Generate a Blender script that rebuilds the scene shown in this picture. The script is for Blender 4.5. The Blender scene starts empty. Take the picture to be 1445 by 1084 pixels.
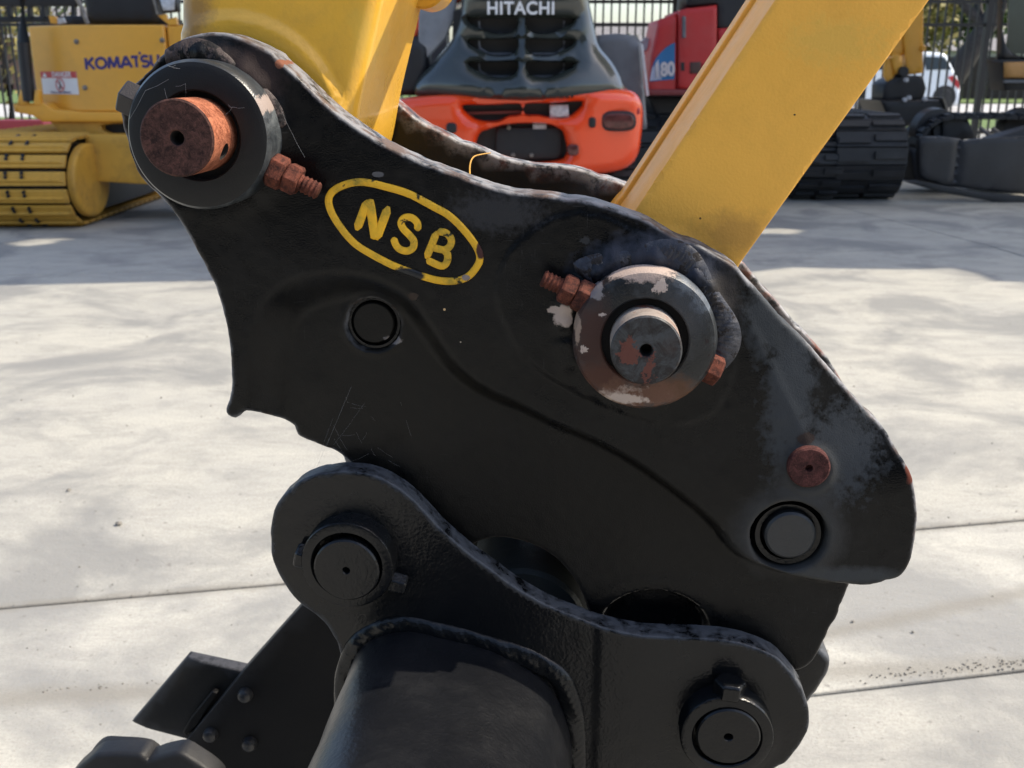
import bpy, bmesh, math, random
import numpy as np
from mathutils import Vector, Matrix
from mathutils.geometry import delaunay_2d_cdt
random.seed(7); rng = np.random.default_rng(7)
R = math.radians
sc = bpy.context.scene
COL = sc.collection
# ------------------------------------------------------------------ camera
F = 1445.0; PX, PY = 722.5, 542.0; CAMH = 1.05; PITCH = R(17)
cd = bpy.data.cameras.new('camera'); cam = bpy.data.objects.new('camera', cd); COL.objects.link(cam)
cd.sensor_width = 36; cd.lens = 36.0; cd.clip_start = 0.05; cd.clip_end = 600
cam.location = (0, 0, CAMH); cam.rotation_euler = (R(90) - PITCH, 0, 0)
cd.dof.use_dof = True; cd.dof.focus_distance = 0.70; cd.dof.aperture_fstop = 17
sc.camera = cam
# ------------------------------------------------------------------ light
SUN = Vector((0.64, 0.065, 0.75)).normalized()
w = bpy.data.worlds.new('World'); sc.world = w; w.use_nodes = True
nt = w.node_tree; sky = nt.nodes.new('ShaderNodeTexSky'); sky.sky_type = 'NISHITA'; sky.sun_disc = False
sky.sun_elevation = math.asin(SUN.z); sky.sun_rotation = math.atan2(SUN.x, SUN.y)
sky.air_density = 1.0; sky.dust_density = 2.0
nt.links.new(sky.outputs[0], nt.nodes['Background'].inputs[0]); nt.nodes['Background'].inputs[1].default_value = 0.15
sl = bpy.data.lights.new('sun', 'SUN'); sl.energy = 3.3; sl.angle = R(0.53); sl.color = (1, 0.90, 0.74)
so = bpy.data.objects.new('sun', sl); COL.objects.link(so)
so.rotation_euler = SUN.to_track_quat('Z', 'Y').to_euler()
sc.view_settings.view_transform = 'Standard'; sc.view_settings.look = 'None'
sc.view_settings.exposure = 0.90; sc.view_settings.gamma = 1; sc.view_settings.use_curve_mapping = False

# ------------------------------------------------------------------ pixel helpers (reference pixels 1445 x 1084)
def ray(x, y):
    a = (x - PX) / F; b = -(y - PY) / F
    return Vector((a, math.cos(PITCH) + b * math.sin(PITCH), -math.sin(PITCH) + b * math.cos(PITCH)))
def atY(x, y, Y):
    d = ray(x, y); return Vector((d.x * Y / d.y, Y, CAMH + d.z * Y / d.y))
def gnd(x, y, z=0.0):
    d = ray(x, y); t = (z - CAMH) / d.z; return Vector((d.x * t, d.y * t, z))
# hitch frame: U right, N away along the pins, Z up
D0 = 0.70; YAW = R(4.82)
NV = Vector((math.sin(YAW), math.cos(YAW), 0)); UV = Vector((math.cos(YAW), -math.sin(YAW), 0))
O = Vector((0, 0, CAMH)) + NV * D0
def H(x, y, c=0.0):
    d = ray(x, y); t = (D0 + c) / d.dot(NV); p = Vector((0, 0, CAMH)) + d * t - O
    return (p.dot(UV), p.z)
def HR(x, y, r, c=0.0):
    return (H(x + r, y, c)[0] - H(x - r, y, c)[0]) / 2

# ------------------------------------------------------------------ materials
def newmat(name):
    m = bpy.data.materials.new(name); m.use_nodes = True
    return m, m.node_tree, m.node_tree.nodes['Principled BSDF']
def N(nt, t, **kw):
    n = nt.nodes.new(t)
    for k, v in kw.items():
        if k.startswith('i_'): n.inputs[k[2:].replace('_', ' ')].default_value = v
        else: setattr(n, k, v)
    return n
def noise(nt, co, scale, detail=4, rough=0.55, dist=0.0, sc3=None, rot=(0, 0, 0)):
    if sc3 is not None or rot != (0, 0, 0):
        mp = N(nt, 'ShaderNodeMapping'); nt.links.new(co, mp.inputs[0]); mp.inputs['Scale'].default_value = sc3 or (1, 1, 1); mp.inputs['Rotation'].default_value = rot
        co = mp.outputs[0]
    n = N(nt, 'ShaderNodeTexNoise'); nt.links.new(co, n.inputs['Vector'])
    n.inputs['Scale'].default_value = scale; n.inputs['Detail'].default_value = detail
    n.inputs['Roughness'].default_value = rough; n.inputs['Distortion'].default_value = dist
    return n.outputs['Fac']
def ramp(nt, fac, a, b, v0=0.0, v1=1.0):
    n = N(nt, 'ShaderNodeMapRange'); nt.links.new(fac, n.inputs[0])
    n.inputs[1].default_value = a; n.inputs[2].default_value = b; n.inputs[3].default_value = v0; n.inputs[4].default_value = v1
    return n.outputs[0]
def mth(nt, op, a, b=None):
    n = N(nt, 'ShaderNodeMath', operation=op)
    for i, v in enumerate((a, b)):
        if v is None: continue
        if isinstance(v, (int, float)): n.inputs[i].default_value = v
        else: nt.links.new(v, n.inputs[i])
    return n.outputs[0]
def mix(nt, fac, a, b):
    n = N(nt, 'ShaderNodeMix', data_type='RGBA')
    if isinstance(fac, (int, float)): n.inputs[0].default_value = fac
    else: nt.links.new(fac, n.inputs[0])
    for i, v in ((6, a), (7, b)):
        if isinstance(v, tuple): n.inputs[i].default_value = (*v[:3], 1)
        else: nt.links.new(v, n.inputs[i])
    return n.outputs[2]
def mixf(nt, fac, a, b):
    n = N(nt, 'ShaderNodeMix', data_type='FLOAT'); nt.links.new(fac, n.inputs[0])
    for i, v in ((2, a), (3, b)):
        if isinstance(v, (int, float)): n.inputs[i].default_value = v
        else: nt.links.new(v, n.inputs[i])
    return n.outputs[0]
def bump(nt, bs, h, strength, dist=0.001):
    n = N(nt, 'ShaderNodeBump'); n.inputs['Strength'].default_value = strength; n.inputs['Distance'].default_value = dist
    nt.links.new(h, n.inputs['Height']); nt.links.new(n.outputs[0], bs.inputs['Normal'])
def blob(nt, co, centre, rad, amp=0.4, nscale=90, soft=0.12):
    """irregular patch: centre (u, c, w), rad 3-tuple, soft edge; 1 inside"""
    mp = N(nt, 'ShaderNodeMapping', vector_type='TEXTURE'); nt.links.new(co, mp.inputs[0])
    mp.inputs['Location'].default_value = centre; mp.inputs['Scale'].default_value = rad
    ln = N(nt, 'ShaderNodeVectorMath', operation='LENGTH'); nt.links.new(mp.outputs[0], ln.inputs[0])
    n = noise(nt, co, nscale, 5, 0.65)
    v = mth(nt, 'ADD', ln.outputs['Value'], mth(nt, 'MULTIPLY', mth(nt, 'SUBTRACT', n, 0.5), amp * 4))
    return ramp(nt, v, 1.0 - soft, 1.0 + soft, 1.0, 0.0)
def paint(name, base, rough=0.35, spec=0.5, dirt=(0.2, 0.18, 0.15), dirt_amt=0.25, chips=0.0, chipcol=(0.12, 0.035, 0.02), edge=None,
          blobs=(), orange=0.15, coat=0.0, scale=1.0, ops=900, var=0.15, scr=0.0):
    m, nt, bs = newmat(name)
    co = N(nt, 'ShaderNodeTexCoord').outputs['Object']
    big = noise(nt, co, 9 * scale, 5, 0.6)
    fine = noise(nt, co, 160 * scale, 5, 0.7)
    col = mix(nt, ramp(nt, big, 0.3, 0.7), tuple(c * (1 - var) for c in base), tuple(min(1, c * (1 + var)) for c in base))
    rg = ramp(nt, big, 0.25, 0.75, rough * 0.75, rough * 1.35)
    d = mth(nt, 'MULTIPLY', ramp(nt, noise(nt, co, 22 * scale, 8, 0.72, 0.4), 0.46, 0.75), ramp(nt, fine, 0.3, 0.7, 0.3, 1.0))
    d = mth(nt, 'MULTIPLY', d, dirt_amt)
    col = mix(nt, d, col, dirt); rg = mixf(nt, d, rg, 0.85)
    if edge:
        at = N(nt, 'ShaderNodeAttribute', attribute_name='edge').outputs['Fac']
        e = mth(nt, 'MULTIPLY', at, ramp(nt, noise(nt, co, 70, 6, 0.7), edge[1], edge[1] + 0.16))
        ecol = mix(nt, ramp(nt, noise(nt, co, 38, 4, 0.6), 0.50, 0.60), edge[0], edge[2] if len(edge) > 2 else edge[0])
        col = mix(nt, e, col, ecol); rg = mixf(nt, e, rg, 0.5)
    if chips:
        c = ramp(nt, noise(nt, co, 45 * scale, 8, 0.65), 1 - chips, 1 - chips + 0.03)
        col = mix(nt, c, col, chipcol); rg = mixf(nt, c, rg, 0.8)
    if scr:
        for rz_, sc_n in ((.5, (60, 60, 900)), (-.9, (900, 60, 50))):
            q = noise(nt, co, 1.0, 4, .6, .3, sc_n, (0, rz_, 0)); k = mth(nt, 'MULTIPLY', ramp(nt, q, .66, .72, 0, scr), ramp(nt, big, .45, .6))
            col = mix(nt, k, col, (.07, .07, .07))
    for b in blobs:   # (centre, rad, colour, amp, nscale, roughness)
        k = blob(nt, co, b[0], b[1], b[3], b[4], b[6] if len(b) > 6 else 0.12)
        col = mix(nt, k, col, b[2]); rg = mixf(nt, k, rg, b[5])
    nt.links.new(col, bs.inputs['Base Color']); nt.links.new(rg, bs.inputs['Roughness'])
    bs.inputs['Specular IOR Level'].default_value = spec; bs.inputs['Coat Weight'].default_value = coat; bs.inputs['Coat Roughness'].default_value = 0.08
    hgt = mth(nt, 'ADD', noise(nt, co, ops, 2, 0.5), mth(nt, 'MULTIPLY', noise(nt, co, 60 * scale, 3, 0.5), 2.0))
    bump(nt, bs, hgt, orange, 0.0006 / scale)
    return m
def rust(name, a, b, scale=1.0):
    m, nt, bs = newmat(name); co = N(nt, 'ShaderNodeTexCoord').outputs['Object']
    n1 = noise(nt, co, 150 * scale, 9, 0.78, .5); n2 = noise(nt, co, 800 * scale, 4, 0.7); n0 = noise(nt, co, 42 * scale, 4, .6)
    col = mix(nt, ramp(nt, n1, 0.40, 0.60), a, b); col = mix(nt, ramp(nt, n0, .45, .62, 0, .55), col, tuple(c * .8 for c in a))
    col = mix(nt, ramp(nt, n2, .30, .42, .7, 0), col, tuple(c * .4 for c in a))
    col = mix(nt, ramp(nt, n2, 0.55, 0.75, 0, 0.5), col, tuple(c * 1.9 for c in b))
    nt.links.new(col, bs.inputs['Base Color']); bs.inputs['Roughness'].default_value = 0.82; bs.inputs['Specular IOR Level'].default_value = 0.3
    bump(nt, bs, mth(nt, 'ADD', n1, n2), 0.7, 0.0008)
    return m
def flat(name, col, rough=0.6, metal=0.0, spec=0.5, var=0.2, scale=6.0, bmp=0.0, trans=0.0):
    m, nt, bs = newmat(name); co = N(nt, 'ShaderNodeTexCoord').outputs['Object']
    n = noise(nt, co, scale, 6, 0.6)
    nt.links.new(mix(nt, ramp(nt, n, 0.3, 0.7), tuple(c * (1 - var) for c in col), tuple(min(1, c * (1 + var)) for c in col)), bs.inputs['Base Color'])
    bs.inputs['Roughness'].default_value = rough; bs.inputs['Metallic'].default_value = metal; bs.inputs['Specular IOR Level'].default_value = spec
    if trans: bs.inputs['Transmission Weight'].default_value = trans; bs.inputs['IOR'].default_value = 1.1
    if bmp: bump(nt, bs, noise(nt, co, scale * 8, 6, 0.65), bmp, 0.004)
    return m

# ------------------------------------------------------------------ object helpers
def tag(o, label=None, cat=None, group=None, kind=None):
    if label: o['label'] = label
    if cat: o['category'] = cat
    if group: o['group'] = group
    if kind: o['kind'] = kind
    return o
def empty(name, loc=(0, 0, 0), rz=0.0, parent=None):
    e = bpy.data.objects.new(name, None); COL.objects.link(e); e.location = loc; e.rotation_euler = (0, 0, rz); e.empty_display_size = 0.1
    if parent: e.parent = parent
    return e
def link(name, me, mat, parent=None, loc=None, rot=None):
    o = bpy.data.objects.new(name, me); COL.objects.link(o)
    if mat is not None and not me.materials: me.materials.append(mat)
    if parent: o.parent = parent
    if loc is not None: o.location = loc
    if rot is not None: o.rotation_euler = rot
    return o
def finish(bm, name, mat, parent=None, smooth=35, loc=None, rot=None, bevel=0, recalc=True):
    if recalc: bmesh.ops.recalc_face_normals(bm, faces=bm.faces)
    me = bpy.data.meshes.new(name); bm.to_mesh(me); bm.free()
    if smooth:
        for p in me.polygons: p.use_smooth = True
        me.set_sharp_from_angle(angle=R(smooth))
    o = link(name, me, mat, parent, loc, rot)
    if bevel:
        b = o.modifiers.new('bevel', 'BEVEL'); b.width = bevel; b.segments = 2; b.limit_method = 'ANGLE'; b.angle_limit = R(40)
    return o
def cat_rom(pts, step, closed=True, sharp=()):
    P = [np.array(p, float) for p in pts]; n = len(P); out = []
    for i in range(n if closed else n - 1):
        if closed: p0, p1, p2, p3 = P[i - 1], P[i], P[(i + 1) % n], P[(i + 2) % n]
        else: p0, p1, p2, p3 = P[max(i - 1, 0)], P[i], P[i + 1], P[min(i + 2, n - 1)]
        if i in sharp: p0 = p1
        if (i + 1) % n in sharp: p3 = p2
        k = max(1, int(round(np.linalg.norm(p2 - p1) / step)))
        for j in range(k):
            t = j / k
            out.append(0.5 * ((2 * p1) + (-p0 + p2) * t + (2 * p0 - 5 * p1 + 4 * p2 - p3) * t * t + (-p0 + 3 * p1 - 3 * p2 + p3) * t ** 3))
    if not closed: out.append(P[-1])
    return np.array(out)
def inside(pts, poly):
    x, y = pts[:, 0], pts[:, 1]; r = np.zeros(len(pts), bool); n = len(poly)
    for i in range(n):
        x1, y1 = poly[i]; x2, y2 = poly[(i + 1) % n]
        if y1 == y2: continue
        c = ((y1 > y) != (y2 > y)) & (x < (x2 - x1) * (y - y1) / (y2 - y1) + x1)
        r ^= c
    return r
def dist_poly(pts, poly, closed=True):
    d = np.full(len(pts), 1e9); n = len(poly)
    for i in range(n if closed else n - 1):
        a = poly[i]; b = poly[(i + 1) % n]; ab = b - a; L = (ab ** 2).sum()
        if L == 0: continue
        t = np.clip(((pts - a) @ ab) / L, 0, 1); q = a + t[:, None] * ab
        d = np.minimum(d, np.hypot(*(pts - q).T))
    return d
def relief(name, parent, loops, cf, cb, mat, res=0.003, er=0.002, hfn=None, steps=(0.12, 0.4, 0.85), smooth=40, edgew=0.003, jit=0.0, back=True, bulge=None, edgemin=None):
    """plate in the local (x, z) plane: front at y=cf with relief hfn toward -y, rounded rim er, walls to y=cb. loops[0] outline, rest holes"""
    L = [np.array(l, float) for l in loops]
    if jit:
        for i, l in enumerate(L):
            seg = np.r_[0, np.cumsum(np.linalg.norm(np.diff(l, axis=0), axis=1))]
            a = sum(np.sin(seg * f + rng.uniform(0, 6)) * g for f, g in ((37, .7), (71, .5), (163, .35), (389, .22), (811, .16))) * jit
            for _ in range(int(seg[-1] / .06)): a -= jit * rng.uniform(.5, 2.0) * np.exp(-((seg - rng.uniform(0, seg[-1])) / rng.uniform(.002, .006)) ** 2)
            nx = np.roll(l, -1, 0) - np.roll(l, 1, 0); nn = np.stack([nx[:, 1], -nx[:, 0]], 1); nn /= np.maximum(np.linalg.norm(nn, axis=1), 1e-9)[:, None]
            L[i] = l - nn * a[:, None] if inside((l + nn * .0005)[:1], l)[0] else l + nn * a[:, None]
    mn, mx = L[0].min(0), L[0].max(0)
    gx, gz = np.meshgrid(np.arange(mn[0], mx[0], res), np.arange(mn[1], mx[1], res * 0.87)); gx = gx + (np.arange(gx.shape[0]) % 2)[:, None] * res / 2
    G = np.stack([gx.ravel(), gz.ravel()], 1) + rng.uniform(-0.08, 0.08, (gx.size, 2)) * res
    extra = []
    if er > 0:
        for l in L:
            nx = np.roll(l, -1, 0) - np.roll(l, 1, 0); nn = np.stack([nx[:, 1], -nx[:, 0]], 1); nn /= np.maximum(np.linalg.norm(nn, axis=1), 1e-9)[:, None]
            for s in steps:
                for sg in (1, -1):
                    q = l + nn * sg * er * s
                    extra.append(q[dist_far(q, L, er * s * 0.93)])
    def ins(p):
        r = inside(p, L[0])
        for h in L[1:]: r &= ~inside(p, h)
        return r
    G = G[ins(G)]
    dG = np.full(len(G), 1e9)
    for l in L: dG = np.minimum(dG, dist_poly(G, l))
    G = G[dG > max(er * 1.0, res * 0.6)]
    pts = [l for l in L] + [G]
    if extra:
        E_ = np.concatenate(extra); E_ = E_[ins(E_)]; pts.append(E_)
    V = np.concatenate(pts); edges = []; b = 0
    for l in L:
        n = len(l); edges += [(b + i, b + (i + 1) % n) for i in range(n)]; b += n
    vo, eo, fo, ov, _, _ = delaunay_2d_cdt([Vector(v) for v in V], edges, [], 0, 1e-7)
    VO = np.array([(v.x, v.y) for v in vo]); T = np.array([f[:] for f in fo if len(f) == 3])
    T = T[ins(VO[T].mean(1))]
    d = np.full(len(VO), 1e9)
    for l in L: d = np.minimum(d, dist_poly(VO, l))
    h = hfn(VO) if hfn else np.zeros(len(VO))
    if er > 0:
        dd = np.clip(d, 0, er); h = h - (er - np.sqrt(np.maximum(er * er - (er - dd) ** 2, 0)))
    nv = len(VO)
    co = np.stack([VO[:, 0], cf - h, VO[:, 1]], 1)
    used = np.zeros(nv, bool); used[T.ravel()] = True
    # boundary edges
    cnt = {}
    for t in T:
        for a, b2 in ((t[0], t[1]), (t[1], t[2]), (t[2], t[0])): cnt[(min(a, b2), max(a, b2))] = cnt.get((min(a, b2), max(a, b2)), 0) + 1
    bd = [e for e, c in cnt.items() if c == 1]
    bv = sorted({v for e in bd for v in e}); mp = {v: nv + i for i, v in enumerate(bv)}
    co2 = np.stack([VO[bv][:, 0], np.full(len(bv), cb), VO[bv][:, 1]], 1)
    verts = np.concatenate([co, co2]); faces = [tuple(int(i) for i in t) for t in T]
    faces += [(int(a), int(b2), mp[b2], mp[a]) for a, b2 in bd]
    bm = bmesh.new(); ed = bm.verts.layers.float.new('edge'); bvs = [bm.verts.new(v) for v in verts]
    for f in faces:
        try: bm.faces.new([bvs[i] for i in f])
        except ValueError: pass
    dd = np.concatenate([np.clip(1 - (d - edgew * 0.3) / edgew, 0, 1), np.ones(len(bv))])
    if edgemin is not None: dd = dd * np.clip((verts[:, 2] - edgemin) / .03, 0.12, 1)
    for i, v in enumerate(bvs): v[ed] = float(dd[i])
    if back:
        bl = []; 
        v2, e2, f2, _, _, _ = delaunay_2d_cdt([Vector(v) for v in VO[bv]], [(mp[a] - nv, mp[b2] - nv) for a, b2 in bd], [], 0, 1e-7)
        V2 = np.array([(v.x, v.y) for v in v2]); 
        if len(V2) == len(bv):
            for f in f2:
                if ins(V2[list(f)].mean(0)[None])[0]:
                    try: bm.faces.new([bvs[nv + i] for i in f])
                    except ValueError: pass
    bmesh.ops.delete(bm, geom=[v for v in bm.verts if not v.link_faces], context='VERTS')
    return finish(bm, name, mat, parent, smooth)
def dist_far(q, L, thr):
    d = np.full(len(q), 1e9)
    for l in L: d = np.minimum(d, dist_poly(q, l))
    return d >= thr
def lathe(bm, cu, cw, prof, n=72, axis='y'):
    """prof: list of (radius, c) turned round the local y axis through (cu, cw)"""
    rings = []
    for r, c in prof:
        if r < 1e-6: rings.append([bm.verts.new((cu, c, cw))]); continue
        rings.append([bm.verts.new((cu + r * math.cos(2 * math.pi * i / n), c, cw + r * math.sin(2 * math.pi * i / n))) for i in range(n)])
    for a, b in zip(rings, rings[1:]):
        for i in range(n):
            j = (i + 1) % n
            q = [a[i % len(a)], a[j % len(a)], b[j % len(b)], b[i % len(b)]]
            q2 = []
            for v in q:
                if v not in q2: q2.append(v)
            if len(q2) > 2: bm.faces.new(q2)
def lathe_obj(name, parent, cu, cw, prof, mat, n=96, smooth=35):
    bm = bmesh.new(); lathe(bm, cu, cw, prof, n); return finish(bm, name, mat, parent, smooth)
def sweep(bm, pts, c, hw, hh, closed=False, ns=10, ripple=0.0, rfreq=0, p=0.75, skew=0.0, taper=True):
    """half-round bead on a plane y=c along planar pts (u, w), rising toward -y"""
    P = np.array(pts); n = len(P); rings = []; L = 0
    for i in range(n):
        a = P[(i - 1) % n] if (closed or i) else P[i]; b = P[(i + 1) % n] if (closed or i < n - 1) else P[i]
        t = b - a; t = t / max(np.linalg.norm(t), 1e-9); s = np.array([t[1], -t[0]])
        if i: L += np.linalg.norm(P[i] - P[i - 1])
        e = 1.0
        if taper and not closed:
            k = min(i, n - 1 - i); e = min(1.0, 0.35 + 0.33 * k)
        ring = []
        for j in range(ns + 1):
            th = math.pi * j / ns; cs, sn = math.cos(th), math.sin(th)
            x = math.copysign(abs(cs) ** p, cs) * hw * e; z = sn ** p * hh * e
            if ripple: z *= 1 + ripple * math.sin(rfreq * L + 2.6 * abs(cs)); 
            q = P[i] + s * x - t * skew * abs(cs) * hw
            ring.append(bm.verts.new((q[0], c - z, q[1])))
        rings.append(ring)
    m = n if closed else n - 1
    for i in range(m):
        a, b = rings[i], rings[(i + 1) % n]
        for j in range(ns): bm.faces.new((a[j], a[j + 1], b[j + 1], b[j]))
    if not closed:
        bm.faces.new(rings[0]); bm.faces.new(rings[-1][::-1])
def tube(bm, pts, rad, n=10, cap=True):
    P = [Vector(p) for p in pts]; rr = rad if isinstance(rad, (list, tuple)) else [rad] * len(P); rings = []
    up = Vector((0, 0, 1))
    for i, p in enumerate(P):
        t = (P[min(i + 1, len(P) - 1)] - P[max(i - 1, 0)]).normalized()
        s = t.cross(up)
        if s.length < 0.1: s = t.cross(Vector((1, 0, 0)))
        s.normalize(); q = s.cross(t)
        rings.append([bm.verts.new(p + (s * math.cos(2 * math.pi * k / n) + q * math.sin(2 * math.pi * k / n)) * rr[i]) for k in range(n)])
    for a, b in zip(rings, rings[1:]):
        for k in range(n): bm.faces.new((a[k], a[(k + 1) % n], b[(k + 1) % n], b[k]))
    if cap: bm.faces.new(rings[0]); bm.faces.new(rings[-1])
def tube_obj(name, parent, pts, rad, mat, n=10):
    bm = bmesh.new(); tube(bm, pts, rad, n); return finish(bm, name, mat, parent, 50)
def box(bm, lo, hi, M=None):
    vs = [Vector((x, y, z)) for x in (lo[0], hi[0]) for y in (lo[1], hi[1]) for z in (lo[2], hi[2])]
    if M is not None: vs = [M @ v for v in vs]
    v = [bm.verts.new(q) for q in vs]
    for f in ((0, 1, 3, 2), (4, 6, 7, 5), (0, 4, 5, 1), (2, 3, 7, 6), (0, 2, 6, 4), (1, 5, 7, 3)): bm.faces.new([v[i] for i in f])
def box_obj(name, parent, lo, hi, mat, bevel=0.0, smooth=35, M=None):
    bm = bmesh.new(); box(bm, lo, hi, M); return finish(bm, name, mat, parent, smooth, bevel=bevel)
def prism(bm, poly, y0, y1):
    """polygon in (x, z) extruded in y"""
    a = [bm.verts.new((x, y0, z)) for x, z in poly]; b = [bm.verts.new((x, y1, z)) for x, z in poly]; n = len(a)
    bm.faces.new(a); bm.faces.new(b[::-1])
    for i in range(n): bm.faces.new((a[i], b[i], b[(i + 1) % n], a[(i + 1) % n]))
def prism_obj(name, parent, poly, y0, y1, mat, bevel=0.0, smooth=35):
    bm = bmesh.new(); prism(bm, poly, y0, y1); return finish(bm, name, mat, parent, smooth, bevel=bevel)
def text_obj(name, parent, s, size, M, mat, offset=0.0, extrude=0.002, xs=1.0, spacing=1.0, align='CENTER'):
    cu = bpy.data.curves.new(name, 'FONT'); cu.body = s; cu.size = size; cu.offset = offset; cu.extrude = extrude
    cu.align_x = align; cu.align_y = 'CENTER'; cu.space_character = spacing
    t = bpy.data.objects.new('tmp', cu); COL.objects.link(t)
    dg = bpy.context.evaluated_depsgraph_get(); me = bpy.data.meshes.new_from_object(t.evaluated_get(dg)); bpy.data.objects.remove(t)
    me.transform(Matrix.Diagonal((xs, 1, 1, 1))); me.transform(M); me.materials.clear()
    return link(name, me, mat, parent)
FACE = Matrix(((1, 0, 0, 0), (0, 0, -1, 0), (0, 1, 0, 0), (0, 0, 0, 1)))   # text plane (x, y) -> (x, z), facing -y
def ellipse(c, a, b, n=48, rot=0.0):
    return [(c[0] + a * math.cos(t) * math.cos(rot) - b * math.sin(t) * math.sin(rot), c[1] + a * math.cos(t) * math.sin(rot) + b * math.sin(t) * math.cos(rot)) for t in (2 * math.pi * i / n for i in range(n))]
def rrect(x0, z0, x1, z1, r, n=5):
    out = []
    for cx, cz, a in ((x1 - r, z1 - r, 0), (x0 + r, z1 - r, 90), (x0 + r, z0 + r, 180), (x1 - r, z0 + r, 270)):
        for i in range(n + 1): t = R(a + 90 * i / n); out.append((cx + r * math.cos(t), cz + r * math.sin(t)))
    return out
def sm(x): x = np.clip(x, 0, 1); return x * x * (3 - 2 * x)
def vnoise(P, f, seed=0):
    r = np.random.default_rng(seed); o = np.zeros(len(P))
    for k in range(14):
        a = r.uniform(0, 2 * math.pi); ff = f * r.uniform(0.5, 1.6); o += np.sin(P @ np.array([math.cos(a), math.sin(a)]) * ff + r.uniform(0, 6.3))
    return o / 14 * 1.6
def U3(x, y, c=0.0):
    a = H(x, y, c); return (a[0], c, a[1])

# ================================================================== SETTING
def concrete(name, k=1.0):
    m, nt, bs = newmat(name); g = N(nt, 'ShaderNodeNewGeometry').outputs['Position']
    a = noise(nt, g, 0.9, 5, 0.6, .4)
    b = noise(nt, g, 3.2, 8, 0.68, .5, (0.85, 1.15, 1), (0, 0, -0.6)); c = noise(nt, g, 150, 6, 0.7); s = noise(nt, g, 40, 3, 0.5)
    sw = noise(nt, g, 6.5, 8, 0.72, .7, (0.55, 1.35, 1), (0, 0, 0.6)); st = noise(nt, g, 1.7, 8, 0.62, .5)
    br = noise(nt, g, 30, 5, .6, .3, (.25, 3, 1), (0, 0, .35))
    k *= .93
    col = mix(nt, ramp(nt, a, 0.36, 0.62), (0.37 * k, 0.365 * k, 0.34 * k), (0.48 * k, 0.46 * k, 0.40 * k))
    col = mix(nt, ramp(nt, b, 0.36, 0.66, 0, 0.7), col, (0.55 * k, 0.53 * k, 0.455 * k))
    col = mix(nt, ramp(nt, sw, 0.47, 0.72, 0, 0.65), col, (0.225 * k, 0.223 * k, 0.21 * k))
    col = mix(nt, ramp(nt, st, 0.47, 0.60, 0, 0.78), col, (0.20 * k, 0.203 * k, 0.20 * k))
    col = mix(nt, ramp(nt, br, 0.5, 0.75, 0, 0.28), col, (0.30 * k, 0.29 * k, 0.265 * k))
    col = mix(nt, ramp(nt, c, 0.36, 0.70, 0, 0.60), col, (0.27 * k, 0.255 * k, 0.225 * k))
    col = mix(nt, ramp(nt, noise(nt, g, 300, 3, .6), 0.60, 0.70, 0, 0.55), col, (0.15, 0.14, 0.125))
    col = mix(nt, ramp(nt, s, 0.66, 0.73, 0, 0.6), col, (0.16, 0.15, 0.135))
    jn = N(nt, 'ShaderNodeSeparateXYZ'); nt.links.new(g, jn.inputs[0])
    jit_ = mth(nt, 'MULTIPLY', mth(nt, 'SUBTRACT', noise(nt, g, 14, 4, .7), .5), .05)
    for q0, q1, wd in ((gnd(0, 858), gnd(1445, 733), .018), (gnd(1150, 897), gnd(1445, 836), .025), (gnd(0, 985), gnd(1445, 938), .03)):
        sl_ = (q1.y - q0.y) / (q1.x - q0.x); dy = mth(nt, 'SUBTRACT', jn.outputs['Y'], mth(nt, 'ADD', mth(nt, 'MULTIPLY', jn.outputs['X'], sl_), q0.y - sl_ * q0.x))
        dd = mth(nt, 'ABSOLUTE', mth(nt, 'ADD', dy, jit_))
        col = mix(nt, ramp(nt, dd, wd * .3, wd * 1.6, .62, 0), col, (0.21, 0.195, 0.165))
    nt.links.new(col, bs.inputs['Base Color']); bs.inputs['Roughness'].default_value = 0.78; bs.inputs['Specular IOR Level'].default_value = 0.35
    h = mth(nt, 'ADD', mth(nt, 'MULTIPLY', b, 3.0), c); bump(nt, bs, h, 0.5, 0.004)
    return m
M_conc = concrete('yard_concrete'); M_conc2 = concrete('yard_concrete_cream', 1.10)
M_base = flat('joint_dirt', (0.13, 0.12, 0.105), 0.9, var=0.4, scale=40)
M_road = flat('far_asphalt_pale', (0.42, 0.41, 0.40), 0.85, var=0.15, scale=1)
gr = box_obj('ground', None, (-90, -6, -0.3), (90, 260, -0.045), M_base); tag(gr, kind='structure')
# concrete slabs: joints measured on the photo
def lineY(p, q):
    return lambda x: p.y + (q.y - p.y) * (x - p.x) / (q.x - p.x)
jA = lineY(gnd(0, 858), gnd(1445, 733)); jB = lineY(gnd(200, 964), gnd(1160, 968)); jC = lineY(gnd(1060, 366), gnd(1445, 346))
def jB2(x): return jA(x) - 0.60
def jdiagX(y):
    p, q = gnd(1150, 285), gnd(1445, 365); return p.x + (q.x - p.x) * (y - p.y) / (q.y - p.y)
def slab(poly, mat, z=0.0):
    P = [np.array(p, float) for p in poly]; c = sum(P) / len(P); out = []
    n = len(P)
    for i in range(n):      # inset by half a joint
        a, b, d = P[i - 1], P[i], P[(i + 1) % n]
        e1 = (b - a) / np.linalg.norm(b - a); e2 = (d - b) / np.linalg.norm(d - b)
        n1 = np.array([-e1[1], e1[0]]); n2 = np.array([-e2[1], e2[0]])
        if n1 @ (c - b) < 0: n1 = -n1
        if n2 @ (c - b) < 0: n2 = -n2
        bis = n1 + n2; bis /= max(bis @ n1, 0.2); out.append(b + bis * 0.0048)
    bm = bmesh.new(); a = [bm.verts.new((p[0], p[1], z)) for p in out]; b = [bm.verts.new((p[0], p[1], -0.045)) for p in out]
    bm.faces.new(a)
    for i in range(n): bm.faces.new((a[i], b[i], b[(i + 1) % n], a[(i + 1) % n]))
    return finish(bm, 'concrete_slab', mat, gr, 0, bevel=0.004)
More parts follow.
